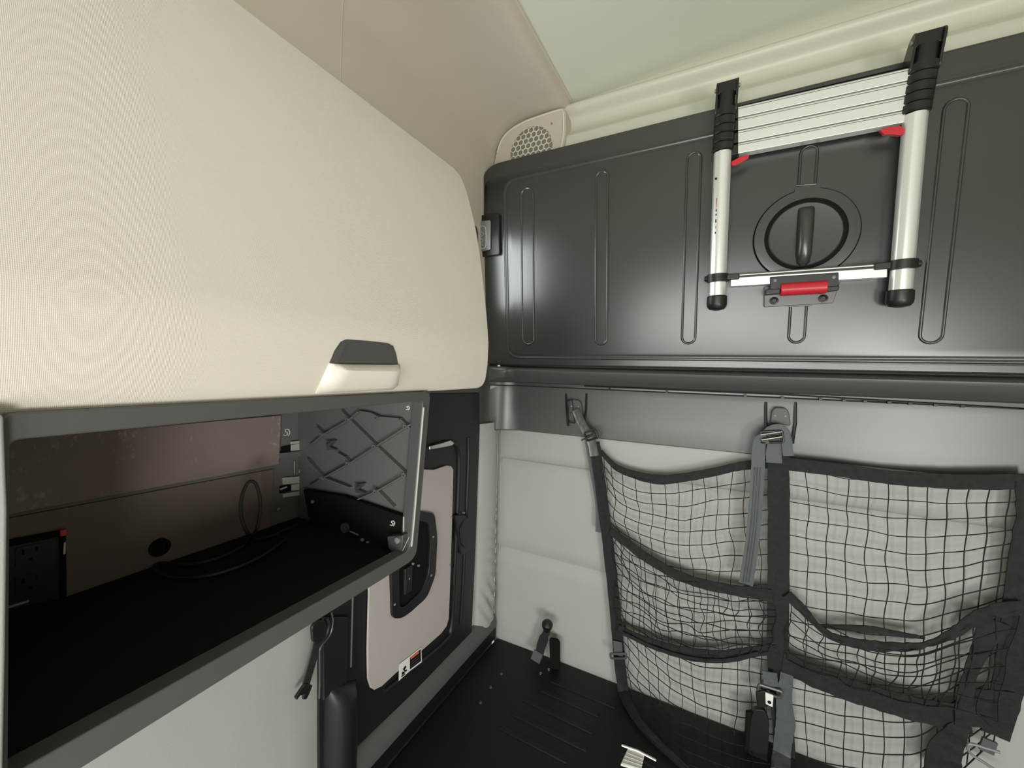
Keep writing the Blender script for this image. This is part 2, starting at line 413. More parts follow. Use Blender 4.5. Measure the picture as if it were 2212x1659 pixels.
# ================================================================== OVERHEAD CABINET (cream, above the shelf)
YE = 0.68
dp = [onY(px, py, yy) for px, py, yy in ((994, 372, 0.71), (1011, 420, 0.705), (1027, 485, 0.698), (1038, 550, 0.691), (1047, 625, 0.683), (1053, 685, 0.676), (1057, 742, 0.668), (1055, 785, 0.678), (1051, 815, 0.686), (1046, 838, 0.692))]
dprof = spline(dp[:7], 4) + [dp[6].lerp(dp[7], 0.5)] + spline(dp[7:], 4)
cab = thing('overhead_cabinet', 'cream cloth-faced overhead cabinet with black finger pull above the open shelf', 'cabinet', (dp[-1].x - 0.15, 0.1, dp[-1].z))
Y0 = -0.45
def cut(i, n, r=0.045):
    """how far the rear end of the door is cut back near its top and bottom edges"""
    L = [0]
    for a, b in zip(dprof, dprof[1:]): L.append(L[-1] + (b - a).length)
    out = 0
    for d, rr in ((L[i], 0.026), (L[-1] - L[i], 0.022)):
        if d < rr: out = max(out, rr - math.sqrt(max(0, rr * rr - (rr - d) ** 2)))
    return out
ncol = 24
rows = []
for i, p in enumerate(dprof):
    ye = p.y - cut(i, len(dprof)); rows.append([V((p.x, lerp(Y0, ye, j / ncol), p.z)) for j in range(ncol + 1)])
door = MB().grid(rows, lambda i, j, p: V((p.x - 0.028, p.y - (0.004 if j == ncol else 0), p.z))).build('door', M['cloth'], cab, bevel=0.004, seg=3, smooth=50)
MB().box((-0.635, (Y0 + YE) / 2 - 0.02, (dp[0].z + dp[-1].z) / 2), (0.20, YE - Y0 - 0.06, dp[0].z - dp[-1].z - 0.03)).build('body', M['cream'], cab, bevel=0.006)
def onD(px, py, off=0.0):
    """point on the cabinet door face"""
    best = None; d = ray(px, py)
    for a, b in zip(dprof, dprof[1:]):
        n = V((b.z - a.z, 0, -(b.x - a.x))); n.normalize()
        if n.x < 0: n = -n
        p = CAM + d * ((V((a.x, 0, a.z)) - CAM).dot(n) / d.dot(n))
        lo, hi = min(a.z, b.z), max(a.z, b.z)
        if lo - 1e-4 <= p.z <= hi + 1e-4: best = p + n * off
    return best if best is not None else onX(px, py, dprof[-1].x) + V((off, 0, 0))
# finger pull: black cup and the cream lip that swells out under it
cup = [onD(x, y, 0.0012) for x, y in ((711, 783), (722, 757), (735, 738), (746, 733), (790, 736), (836, 741), (848, 747), (854, 762), (859, 787), (785, 788))]
pull = MB().prism(cup, V((-0.012, 0, 0))).build('finger_cup', M['trim'], door)
MB().prism([onD(x, y, 0.002) for x, y in ((713, 783), (724, 757), (737, 741), (747, 738), (739, 756), (727, 784))], V((-0.003, 0, 0))).build('cup_side', M['frame'], pull)
rows = []
for v, pl, pr, o in ((0, (711, 784), (862, 786), 0.004), (0.15, (707, 792), (863, 796), 0.013), (0.5, (697, 814), (861, 816), 0.010), (0.8, (688, 834), (858, 832), 0.006), (1, (681, 849), (848, 840), 0.001)):
    r = []
    for j in range(17):
        t = j / 16; k = min(1, min(t * 5, (1 - t) * 9)); k = math.sin(k * math.pi / 2)
        r.append(onD(lerp(pl[0], pr[0], t), lerp(pl[1], pr[1], t), 0.0015 + o * k))
    rows.append(r)
MB().grid(rows, V((-0.004, 0, 0))).build('pull_lip', M['cream'], door, smooth=60)

# ================================================================== OPEN SHELF UNIT
YS = 0.506
pt, pb_ = onY(925, 849, YS), onY(897, 1199, YS)
sl = (pt.x - pb_.x) / (pt.z - pb_.z)
nS = V((1, 0, -sl)).normalized()
def onS(px, py, off=0.0): return onP(px, py, pb_ + nS * off, nS)
zf = onY(888, 1191, YS).z; ztop = onY(915, 862, YS).z
zb_ = pb_.z
shelf = thing('shelf_unit', 'dark open shelf unit below the cream overhead cabinet, grey rounded front frame', 'shelf', (-0.60, 0.30, zb_ - 0.02))
def xfront(z): return pb_.x + sl * (z - pb_.z)
outer = rounded([onS(4, 893), onS(931, 846), onS(900, 1206), onS(-30, 1790)], [0.006, 0.012, 0.020, 0.006])
inner = rounded([onS(22, 952), onS(914, 866), onS(886, 1188), onS(18, 1678)], [0.006, 0.008, 0.014, 0.004])
MB().ring(outer, inner, V((-0.022, 0, 0))).build('front_frame', M['frame'], shelf, bevel=0.004, seg=3)
# pale line painted for the highlight on the right upright's inner edge
MB().tube([onS(915, 880, 0.001), onS(906, 985, 0.001), onS(894, 1130, 0.001), onS(889, 1180, 0.001)], 0.0016, 6).build('edge_highlight', M['label_grey'], shelf)
yl = onS(15, 1200).y
MB().prism([onS(-70, 880, 0.008), onS(9, 897, 0.008), onS(17, 1100, 0.008), onS(13, 1400, 0.008), onS(7, 1700, 0.008), onS(-90, 1800, 0.008)], V((-0.02, 0, 0))).build('side_jamb', M['vinyl'], shelf, bevel=0.002)
bxm = (XL + 0.004 + xfront(zf) - 0.010) / 2; bxw = xfront(zf) - 0.010 - XL - 0.004
MB().box((bxm, (yl + YS) / 2, zf - 0.006), (bxw, YS - yl + 0.01, 0.012)).build('shelf_board', M['mat_rubber'], shelf)
MB().box((bxm, (yl + YS) / 2, ztop + 0.012), (bxw, YS - yl + 0.02, 0.014)).build('top_board', M['trim'], shelf)
MB().box((bxm, yl - 0.006, (zf + ztop) / 2), (bxw, 0.008, ztop - zf + 0.03)).build('end_panel', M['panel'], shelf)
BX = -0.744
endp = MB().prism([V((BX - 0.003, YS, zf - 0.016)), V((xfront(zf) - 0.012, YS, zf - 0.016)), V((xfront(ztop) - 0.012, YS, ztop + 0.02)), V((BX - 0.003, YS, ztop + 0.02))], V((0, 0.006, 0))).build('end_panel', M['panel'], shelf)
endp['label'] = 'ribbed end panel with diamond stiffeners'
BX = -0.744
MB().box((BX - 0.001, (yl + YS) / 2, (zf + ztop) / 2), (0.004, YS - yl + 0.02, ztop - zf + 0.04)).build('back_sheet', M['panel'], shelf)
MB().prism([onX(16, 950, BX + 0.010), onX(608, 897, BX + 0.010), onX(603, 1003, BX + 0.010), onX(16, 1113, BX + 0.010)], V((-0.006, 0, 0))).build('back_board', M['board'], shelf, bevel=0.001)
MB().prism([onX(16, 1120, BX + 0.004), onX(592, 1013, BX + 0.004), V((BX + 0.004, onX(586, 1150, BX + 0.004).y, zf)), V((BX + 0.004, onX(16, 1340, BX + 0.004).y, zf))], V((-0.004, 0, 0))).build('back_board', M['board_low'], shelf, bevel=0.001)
gr = onX(345, 1182, BX + 0.006)
MB().lathe(gr, EX, [(0.013, -0.002), (0.013, 0.003), (0.009, 0.0035), (0.009, -0.001)], 20).build('grommet', M['matte'], shelf)
# stiffening ribs of the end panel
def c2(x, y): return (480 + x / 3.95, 840 + y / 3.95)
chains = [[(1030, 185), (1100, 258), (1330, 485), (1585, 725), (1670, 805)], [(1180, 190), (1100, 258), (880, 385), (765, 480)],
          [(1180, 190), (1290, 208), (1350, 240), (1530, 255), (1595, 318), (1690, 390)], [(1650, 285), (1595, 318), (1330, 485), (1105, 630), (880, 755), (760, 830)],
          [(1000, 545), (1060, 580), (1105, 630)], [(740, 600), (880, 755), (1100, 840)], [(1650, 680), (1585, 725), (1340, 865), (1170, 940)], [(1340, 865), (1470, 1000)], [(820, 325), (880, 385)]]
for ch in chains:
    for a, b in zip(ch, ch[1:]):
        A, B = onY(*c2(*a), YS - 0.004), onY(*c2(*b), YS - 0.004)
        d = B - A
        MB().box((A + B) / 2, (d.length + 0.002, 0.009, 0.0024), d, EY, d.cross(EY)).build('rib', M['panel'], endp)
for a in ((1100, 258), (1350, 240), (1595, 318), (1330, 485), (1105, 630), (1585, 725), (880, 385), (880, 755), (1340, 865)):
    MB().lathe(onY(*c2(*a), YS), -EY, [(0.0042, 0), (0.0042, 0.011), (0.0022, 0.011), (0.0022, 0.004)], 12).build('rib_boss', M['panel'], endp)
# snap hooks on the end panel
for a in ((905, 415), (1150, 780)):
    q = [c2(a[0] + x, a[1] + y) for x, y in ((0, 60), (12, 100), (90, 100), (30, 72), (80, 20), (-10, 30), (55, 30))]
    MB().prism([onY(*p, YS - 0.001) for p in q], V((0, -0.006, 0))).build('snap_hook', M['trim'], endp)
# guide channel along the foot of the end panel with its hardware
q = [onY(*c2(*p), YS - 0.001) for p in ((730, 850), (1080, 905), (1600, 1080), (1590, 1400), (1480, 1390), (790, 1150))]
MB().prism(q, V((0, -0.010, 0))).build('guide_channel', M['matte'], shelf, bevel=0.001)
MB().prism([onY(*c2(*p), YS - 0.012) for p in ((1460, 1235), (1590, 1225), (1585, 1370), (1530, 1390), (1470, 1330))], V((0, -0.014, 0))).build('corner_latch', M['trim'], shelf, bevel=0.001)
MB().tube([onY(*c2(1548, 1090), YS - 0.014), onY(*c2(1548, 1222), YS - 0.014)], 0.0011, 6).build('latch_pin', M['label_grey'], shelf)
MB().tube([onY(*c2(1595, 1260), YS - 0.028), onY(*c2(1535, 1385), YS - 0.028)], 0.0012, 6).build('latch_pin', M['steel'], shelf)
MB().lathe(onY(*c2(1500, 1290), YS - 0.026), -EY, [(0.005, 0), (0.005, 0.003), (0.002, 0.004)], 12).build('latch_screw', M['btn'], shelf)
MB().lathe(onY(*c2(1060, 1180), YS - 0.011), -EY, [(0.0085, 0), (0.0085, 0.006), (0.004, 0.006), (0.004, 0.002)], 14).build('channel_boss', M['trim'], shelf)
MB().tube([onY(*c2(1090, 1215), YS - 0.013), onY(*c2(1160, 1245), YS - 0.013)], 0.0013, 6).build('latch_pin', M['btn'], shelf)
for a in ((1205, 1285), (1250, 1308), (780, 960)):
    MB().lathe(onY(*c2(*a), YS - 0.010), -EY, [(0.003, 0), (0.003, 0.004), (0.001, 0.005)], 10).build('channel_screw', M['btn'], shelf)
MB().lathe(onX(600, 1100, BX + 0.002), EX, [(0.004, 0), (0.004, 0.003), (0.002, 0.004)], 10).build('channel_screw', M['btn'], shelf)
# metal catches and guide strips at the back corner
def plate(name, quad, m, off=0.006, t=0.004, par=shelf, bev=0.0006):
    return MB().prism([onX(x, y, BX + off) for x, y in quad], V((-t, 0, 0))).build(name, m, par, bevel=bev)
for q in (((629, 954), (647, 952), (647, 958), (629, 960)), ((629, 961), (650, 958), (650, 972), (629, 974)), ((629, 975), (647, 973), (647, 977), (629, 979))):
    plate('catch_plate', q, M['label_grey'])
plate('catch_slot', ((609, 966), (628, 962), (628, 974), (609, 978)), M['matte'])
for q in (((611, 1032), (657, 1028), (657, 1043), (612, 1047)), ((630, 1047), (651, 1044), (651, 1058), (630, 1060)), ((612, 1067), (652, 1060), (652, 1069), (612, 1075)), ((654, 1043), (657, 1043), (657, 1056), (654, 1056))):
    plate('catch_plate', q, M['label_grey'])
plate('catch_slot', ((606, 1051), (629, 1047), (629, 1061), (606, 1066)), M['matte'])
plate('catch_plate', ((607, 1055), (621, 1050), (621, 1053), (607, 1059)), M['label_grey'], off=0.0075)
plate('catch_bar', ((596, 980), (655, 974), (655, 985), (594, 992)), M['panel'], off=0.010)
for a, b in (((649, 902), (650, 944)), ((667, 906), (657, 951)), ((636, 996), (636, 1022)), ((654, 983), (646, 1021))):
    MB().tube([onX(*a, BX + 0.006), onX(*b, BX + 0.006)], 0.0009, 6).build('guide_strip', M['label_grey'], shelf)
# printed white swirl marks
def swirl(cx, cy, s, place, par):
    for k, arc in enumerate((((-6, 5), (-2, 7), (3, 4), (2, 0), (-2, -2), (-1, -6), (5, -7)), ((4, -7), (8, -2), (7, 4), (4, 8)))):
        MB().tube(spline([place(cx + x * s, cy + y * s) for x, y in arc], 4), 0.0007, 5).build('printed_mark', M['white'], par)
swirl(618, 934, 1.0, lambda x, y: onX(x, y, BX + 0.0016), shelf)
swirl(880, 881, 0.55, lambda x, y: onY(x, y, YS - 0.001), shelf)
swirl(847, 1130, 0.7, lambda x, y: onY(x, y, YS - 0.0115), shelf)

# the power outlet on the shelf back
ol = thing('power_outlet', 'black double power outlet on the brown back board at the end of the shelf', 'outlet', onX(75, 1240, BX))
plp = lambda x, y, o=0.0: onX(x, y, BX + 0.006 + o)
MB().ring(rounded([plp(4, 1168), plp(138, 1143), plp(140, 1300), plp(4, 1335)], 0.003), rounded([plp(8, 1180), plp(126, 1157), plp(128, 1290), plp(8, 1318)], 0.003), V((0.007, 0, 0))).build('bezel', M['matte'], ol)
MB().prism([plp(8, 1180), plp(126, 1157), plp(128, 1290), plp(8, 1318)], V((0.003, 0, 0))).build('cover_plate', M['door'], ol)
for dy in (0, 62):
    r = MB().prism(rounded([plp(32, 1184 + dy, 0.003), plp(98, 1170 + dy, 0.003), plp(99, 1212 + dy, 0.003), plp(33, 1228 + dy, 0.003)], 0.003), V((0.002, 0, 0))).build('receptacle', M['black'], ol)
    for x, y, w_, h_ in ((50, 1193, 0.0018, 0.006), (79, 1186, 0.0018, 0.006), (66, 1208, 0.003, 0.003)):
        MB().box(plp(x, y + dy, 0.0052), (0.001, w_, h_)).build('slot', M['matte'], r)
MB().box(plp(135, 1150, 0.005), (0.008, 0.006, 0.008)).build('red_tab', M['redled'], ol, bevel=0.001)
MB().prism([plp(137, 1172, 0.008), plp(141, 1170, 0.008), plp(140, 1195, 0.008), plp(136, 1197, 0.008)], V((0.002, 0, 0))).build('pale_glint', M['white'], ol)  # white sliver modelled in place of a reflection at the plate edge
MB().tube([plp(18, 1312, 0.006), plp(62, 1298, 0.006)], 0.0018, 6).build('lower_lip', M['btn'], ol)

# the loose black cable
pth = [onZ(655, 1128, zf + 0.004), onZ(610, 1148, zf + 0.004), onZ(565, 1166, zf + 0.006), onX(540, 1158, -0.665), onX(522, 1120, -0.668), onX(522, 1075, -0.67),
       onX(536, 1042, -0.67), onX(552, 1045, -0.668), onX(562, 1080, -0.665), onX(560, 1115, -0.662), onX(552, 1148, -0.66)]
pth += [onZ(528, 1178, zf + 0.006), onZ(480, 1203, zf + 0.005), onZ(410, 1220, zf + 0.005), onZ(350, 1216, zf + 0.005), onZ(335, 1228, zf + 0.005), onZ(380, 1250, zf + 0.005), onZ(470, 1240, zf + 0.005), onZ(560, 1205, zf + 0.005), onZ(620, 1165, zf + 0.005)]
tag(MB().tube(spline(pth, 8), 0.0026, 8).build('cable', M['black'], loc=None), 'loose black cable looped up against the back of the dark shelf', 'cable')

# ================================================================== SIDE BAGGAGE DOOR
XD = XL + 0.014
dr = thing('baggage_door', 'navy-black baggage door in the side wall with warm grey inset panel', 'door', onX(880, 1450, XL))
def onL(px, py, o=0.0): return onX(px, py, XD + o)
MB().prism([onL(1037, 925), onL(1028, 1180), onL(1019, 1378), onL(1010, 1386), onL(737, 1647), onL(690, 1695), onL(688, 1560), onL(690, 1340), onL(690, 1000), onL(760, 900), onL(925, 850), onL(1036, 848)], V((-0.012, 0, 0))).build('surround', M['door'], dr, bevel=0.003)
# raised rib around the right and lower sides
rib = spline([onL(x, y, 0.002) for x, y in ((936, 962), (975, 955), (990, 972), (992, 1020), (988, 1120), (982, 1250), (976, 1352), (960, 1385), (900, 1436), (830, 1493))], 5)
MB().tube(rib, 0.008, 8).build('door_rim', M['door'], dr)
rib = spline([onL(x, y, 0.001) for x, y in ((1012, 945), (1012, 1000), (1007, 1130), (1001, 1260), (996, 1345))], 5)
MB().tube(rib, 0.006, 8).build('outer_rim', M['door'], dr)
ins = [onL(x, y, 0.002) for x, y in ((790, 1010), (880, 1012), (935, 1014), (962, 1005), (972, 1006), (977, 1014), (974, 1130), (970, 1260), (967, 1335), (962, 1352), (950, 1368), (900, 1412), (850, 1455), (822, 1481), (806, 1489), (797, 1484), (791, 1465), (790, 1400), (793, 1280), (792, 1120))]
MB().prism(ins, V((0.006, 0, 0))).build('inset_panel', M['inset'], dr, bevel=0.003, seg=3)
bez_o = rounded([onL(x, y, 0.006) for x, y in ((835, 1110), (905, 1103), (934, 1108), (940, 1160), (936, 1240), (918, 1288), (880, 1322), (862, 1334), (842, 1334), (840, 1260))], 0.018)
bez_i = rounded([onL(x, y, 0.006) for x, y in ((856, 1130), (900, 1124), (920, 1128), (925, 1165), (921, 1235), (906, 1274), (876, 1302), (866, 1310), (858, 1308), (857, 1260))], 0.016)
bez = MB().ring(bez_o, bez_i, V((0.010, 0, 0))).build('handle_bezel', M['black'], dr, bevel=0.002)
MB().prism(bez_i, V((0.003, 0, 0))).build('handle_well', M['matte'], dr)
MB().box(onL(880, 1252, 0.012), (0.012, 0.03, 0.075), EX, EY, EZ).build('release_lever', M['black'], dr, bevel=0.004)
for x, y in ((932, 1243), (853, 1306), (936, 1160), (884, 1250), (893, 1218), (905, 1222)):
    MB().lathe(onL(x, y, 0.017), EX, [(0.0032, -0.004), (0.0032, 0.001), (0.001, 0.002)], 10).build('bezel_screw', M['btn'], bez)
# strike latch on the right side
MB().prism([onL(x, y, 0.004) for x, y in ((978, 1112), (1000, 1112), (1006, 1122), (1010, 1180), (1000, 1195), (990, 1196))], V((0.012, 0, 0))).build('striker', M['door'], dr, bevel=0.003)
MB().tube([onL(1004, 1118, 0.014), onL(995, 1140, 0.018), onL(996, 1172, 0.018), onL(1004, 1184, 0.014)], 0.003, 8).build('striker_bar', M['black'], dr)
for x, y in ((976, 1117), (973, 1221), (1003, 1108)):
    MB().lathe(onL(x, y, 0.010), EX, [(0.003, -0.008), (0.003, 0.001), (0.001, 0.002)], 10).build('latch_screw', M['btn'], dr)
# bright strip standing in for a highlight at the top of the door
MB().prism([onL(x, y, 0.011) for x, y in ((926, 964), (950, 958), (972, 951), (980, 957), (975, 962), (950, 967), (926, 971))], V((0.003, 0, 0))).build('top_glint', M['steel'], dr, bevel=0.001)
# moulded pillar with hooked plate, groove and rounded foot
MB().prism([onL(x, y, 0.0) for x, y in ((693, 1330), (745, 1330), (745, 1470), (715, 1490), (704, 1500), (693, 1512), (691, 1400))], V((0.010, 0, 0))).build('pillar_plate', M['door'], dr, bevel=0.003)
rib = spline([onL(x, y, 0.009) for x, y in ((716, 1322), (719, 1345), (712, 1372), (693, 1398), (691, 1420), (691, 1470), (690, 1508))], 5)
MB().tube(rib, 0.0022, 6).build('plate_lip', M['trim'], dr)
MB().tube([onL(762, 1290, 0.002), onL(758, 1440, 0.002)], 0.0026, 6).build('pillar_ridge', M['trim'], dr)
ft = [(0.0, 1468), (0.012, 1472), (0.028, 1486), (0.036, 1510), (0.037, 1560), (0.036, 1640), (0.034, 1700)]
rows = []
for o, py in ft:
    r = []
    for k in range(13):
        t = k / 12; px = lerp(702, 770, t) - (py - 1468) * 0.02
        r.append(onL(px, py + 12 * (1 - t), 0.0) + V((o * math.sin(math.pi * t) ** 0.6, 0, 0)))
    rows.append(r)
MB().grid(rows, V((-0.006, 0, 0))).build('pillar_foot', M['door'], dr, smooth=70)
# warning sticker
st = MB().prism([onL(x, y, 0.0100) for x, y in ((862, 1435), (910, 1398), (911, 1430), (884, 1450), (861, 1471))], V((0.0006, 0, 0))).build('warning_sticker', M['white'], dr)
MB().prism([onL(x, y, 0.0108) for x, y in ((885.5, 1421), (908.5, 1402), (909, 1428), (885.5, 1446))], V((0.0004, 0, 0))).build('text_block', M['matte'], st)
MB().prism([onL(x, y, 0.0114) for x, y in ((887, 1420.5), (905, 1406), (905, 1411), (887, 1425))], V((0.0003, 0, 0))).build('header_bar', M['orange'], st)
for k in range(3):
    MB().prism([onL(x, y, 0.0114) for x, y in ((888, 1429.5 + 5 * k), (905, 1416 + 5 * k), (905, 1417 + 5 * k), (888, 1430.5 + 5 * k))], V((0.0003, 0, 0))).build('text_line', M['roll'], st)
for q in (((870, 1446), (875, 1438), (878, 1440), (874, 1447), (880, 1447), (876, 1452)), ((868, 1452), (874, 1450), (874, 1455), (868, 1458)), ((867, 1460), (875, 1455), (875, 1457), (867, 1463))):
    MB().prism([onL(x, y, 0.0108) for x, y in q], V((0.0004, 0, 0))).build('pictogram', M['matte'], st)

# black strap with hook hanging by the pillar
ks = thing('tie_down_strap', 'short black tie-down strap hanging from a ring below the shelf front', 'strap', onX(683, 1345, XL + 0.02))
oS = lambda x, y, o=0.0: onX(x, y, XL + 0.034 + o)
MB().prism(rounded([oS(668, 1352), (oS(680, 1338)), oS(697, 1336), oS(704, 1352), oS(698, 1378), oS(684, 1388), oS(670, 1386)], 0.012), V((0.008, 0, 0))).build('ring_plate', M['black'], ks, bevel=0.003)
MB().tube(spline([oS(706, 1335, 0.006), oS(711, 1350, 0.007), oS(706, 1370, 0.007), oS(694, 1386, 0.007), oS(684, 1392, 0.006)], 5), 0.003, 8).build('ring_wire', M['black'], ks)
MB().ribbon(spline([oS(686, 1386, 0.004), oS(678, 1420, 0.006), oS(668, 1455, 0.006), oS(660, 1482, 0.006)], 5), 0.017, 0.003, EX).build('webbing', M['web'], ks)
MB().prism([oS(x, y, 0.003) for x, y in ((655, 1474), (671, 1478), (665, 1494), (658, 1508), (651, 1509), (652, 1498), (644, 1500), (637, 1510), (634, 1505), (644, 1490))], V((0.007, 0, 0))).build('snap_hook', M['black'], ks, bevel=0.0015)

# ================================================================== UPPER BUNK, FOLDED AGAINST THE REAR WALL
TH = math.radians(5)
nB = V((0, -math.cos(TH), -math.sin(TH))); uB = V((0, -math.sin(TH), math.cos(TH))); pB = V((0, 1.272, 1.70))
def onB(px, py, o=0.0): return onP(px, py, pB + nB * o, nB)
bunk = thing('upper_bunk', 'black moulded upper bunk folded up against the rear wall behind the ladder', 'bunk', (0.3, 1.30, 1.71))
tl, tr_ = onB(1040, 359), onB(2212, 79)
xr_ = 1.22
ul = lambda p: (p - pB).dot(uB)
utop = ul(onB(1500, 244)); 
def bp2(x, u, o=0.0): return pB + V((x, 0, 0)) + uB * u + nB * o
xl_ = onB(1037, 420).x; ubot = ul(onB(1600, 799))
outl = rounded([bp2(xl_, ubot), bp2(xr_, ubot), bp2(xr_, utop), bp2(xl_, utop)], [0.03, 0.05, 0.05, 0.085], 8)
base = MB().prism(outl, -nB * 0.045).build('base_panel', M['bunk'], bunk, bevel=0.007, seg=4)
base_in = MB().prism(rounded([bp2(xl_ + 0.02, ubot + 0.02), bp2(xr_ - 0.02, ubot + 0.02), bp2(xr_ - 0.02, utop - 0.05), bp2(xl_ + 0.02, utop - 0.05)], 0.03), -nB * 0.058)
base_in.build('mattress_tray', M['matte'], bunk)
# step-down bead: the field inside the border
bx0 = onB(1091, 560).x; ub0 = ul(onB(1500, 777)); ub1 = ul(onB(1300, 343))
bx1 = xr_ - 0.07
fo = rounded([bp2(bx0, ub0), bp2(bx1, ub0), bp2(bx1, ub1), bp2(bx0, ub1)], 0.05, 8)
def inset_loop(x0, x1, u0, u1, o, r): return rounded([bp2(x0, u0, o), bp2(x1, u0, o), bp2(x1, u1, o), bp2(x0, u1, o)], r, 8)
def loops(mb, lps, cap=True):
    n = len(lps[0]); vs = [p for l in lps for p in l]
    fs = [(a * n + i, a * n + (i + 1) % n, (a + 1) * n + (i + 1) % n, (a + 1) * n + i) for a in range(len(lps) - 1) for i in range(n)]
    if cap: fs.append(tuple((len(lps) - 1) * n + i for i in range(n)))
    return mb.add(vs, fs)
L = [inset_loop(bx0 + d, bx1 - d, ub0 + d, ub1 - d, o, 0.05 - d * 0.6) for d, o in ((-0.004, -0.0004), (-0.0015, 0.0014), (0.001, 0.0024), (0.0035, 0.0014), (0.006, 0.0006), (0.009, 0.0008), (0.0115, 0.0022), (0.015, 0.003))]
loops(MB(), L).build('raised_field', M['bunk'], base, smooth=50)
# pressed ribs (stadiums)
def stadium(ca, cb, r, o, n=10):
    """outline around the segment ca-cb on the bunk plane"""
    d = (cb - ca).normalized(); s = d.cross(nB)
    return [ca + nB * o - d * r * math.sin(math.pi * k / n) + s * r * math.cos(math.pi * k / n) for k in range(n + 1)] + \
           [cb + nB * o + d * r * math.sin(math.pi * k / n) - s * r * math.cos(math.pi * k / n) for k in range(n + 1)]
def rib_on_bunk(pa, pb, half_px):
    ca, cb = onB(*pa), onB(*pb); r = (onB(pa[0] + half_px, pa[1]) - ca).length
    d = (cb - ca).normalized(); ca, cb = ca + d * r, cb - d * r
    L = [stadium(ca, cb, r + e, o) for e, o in ((0.0035, 0.0024), (0.0018, 0.0052), (0.0, 0.0064), (-0.0020, 0.0056), (-0.0042, 0.0026), (-0.0052, 0.0016), (-0.0070, 0.0024))]
    loops(MB(), L).build('rib', M['bunk'], base, smooth=60)
rib_on_bunk((1139, 406), (1142, 744), 13)
rib_on_bunk((1301, 370), (1299, 744), 13)
rib_on_bunk((1500, 330), (1487, 742), 15)
rib_on_bunk((2066, 215), (2008, 741), 26)
rib_on_bunk((1748, 316), (1719, 740), 18)
# plain bridge that interrupts the middle rib and carries the dial
dc = onB(1737, 508)
MB().prism(rounded([bp2(dc.x - 0.026, ul(onB(1740, 662)), 0.003), bp2(dc.x + 0.026, ul(onB(1740, 662)), 0.003), bp2(dc.x + 0.026, ul(onB(1740, 402)), 0.003), bp2(dc.x - 0.026, ul(onB(1740, 402)), 0.003)], 0.004), nB * 0.0035).build('dial_bridge', M['bunk'], base, bevel=0.0005)
R_ = 0.107
dial = MB().lathe(dc, nB, [(R_ + 0.002, 0.003), (R_ + 0.001, 0.0105), (R_ - 0.004, 0.011), (0.086, 0.011), (0.084, 0.004)], 64, uB).build('dial_ring', M['bunk'], bunk)
MB().lathe(dc, nB, [(R_ + 0.0045, 0.0028), (R_ + 0.0045, 0.0036), (R_ + 0.0015, 0.0036), (R_ + 0.0015, 0.0028)], 64, uB).build('dial_groove', M['matte'], bunk)
MB().tube([onB(1720, 401, 0.0068), onB(1764, 398, 0.0068)], 0.0016, 6).build('rib_end', M['bunk'], bunk)
knob = MB().lathe(dc, nB, [(0.077, 0.002), (0.077, 0.0085), (0.0745, 0.0105), (0.05, 0.0085), (0.002, 0.008)], 64, uB).build('dial', M['bunk'], bunk)
MB().lathe(dc, nB, [(0.0850, 0.0066), (0.0850, 0.0074), (0.0765, 0.0074), (0.0765, 0.0066)], 64, uB).build('dial_gap', M['matte'], bunk)
rows = []
for u_, w_, h_ in ((-0.078, 0.005, 0.007), (-0.07, 0.014, 0.016), (-0.05, 0.017, 0.026), (-0.02, 0.0175, 0.028), (0.02, 0.018, 0.026), (0.05, 0.018, 0.018), (0.062, 0.018, 0.010), (0.066, 0.017, 0.006)):
    rows.append([dc + EX * w_ * math.cos(math.pi * k / 12) + uB * u_ + nB * (0.005 + h_ * math.sin(math.pi * k / 12) ** 0.8) for k in range(13)])
MB().grid(rows).build('grip', M['bunk'], knob, smooth=60)
# latch with grey button at the left end
MB().prism(rounded([onB(1015, 470, 0.002), onB(1081, 461, 0.002), onB(1083, 551, 0.002), onB(1015, 560, 0.002)], 0.01), nB * 0.012).build('latch_housing', M['black'], bunk, bevel=0.004)
bt = MB().prism(rounded([onB(1015, 482, 0.012), onB(1062, 476, 0.012), onB(1062, 540, 0.012), onB(1015, 549, 0.012)], 0.006), nB * 0.01).build('latch_button', M['btn'], bunk, bevel=0.004)
MB().tube(spline([onB(x, y, 0.022) for x, y in ((1036, 494), (1042, 488), (1049, 494), (1050, 515), (1049, 532), (1042, 537), (1036, 532))], 5), 0.002, 6).build('embossed_oval', M['label_grey'], bt)
MB().tube(spline([onB(x, y, 0.022) for x, y in ((1038, 500), (1045, 506), (1037, 513), (1044, 519), (1038, 526), (1045, 531))], 4), 0.0014, 6).build('embossed_figure', M['label_grey'], bt)
# hinge beam under the bunk
hb = [(1.262, 1.712), (1.250, 1.706), (1.250, 1.700), (1.262, 1.695), (1.30, 1.694)]

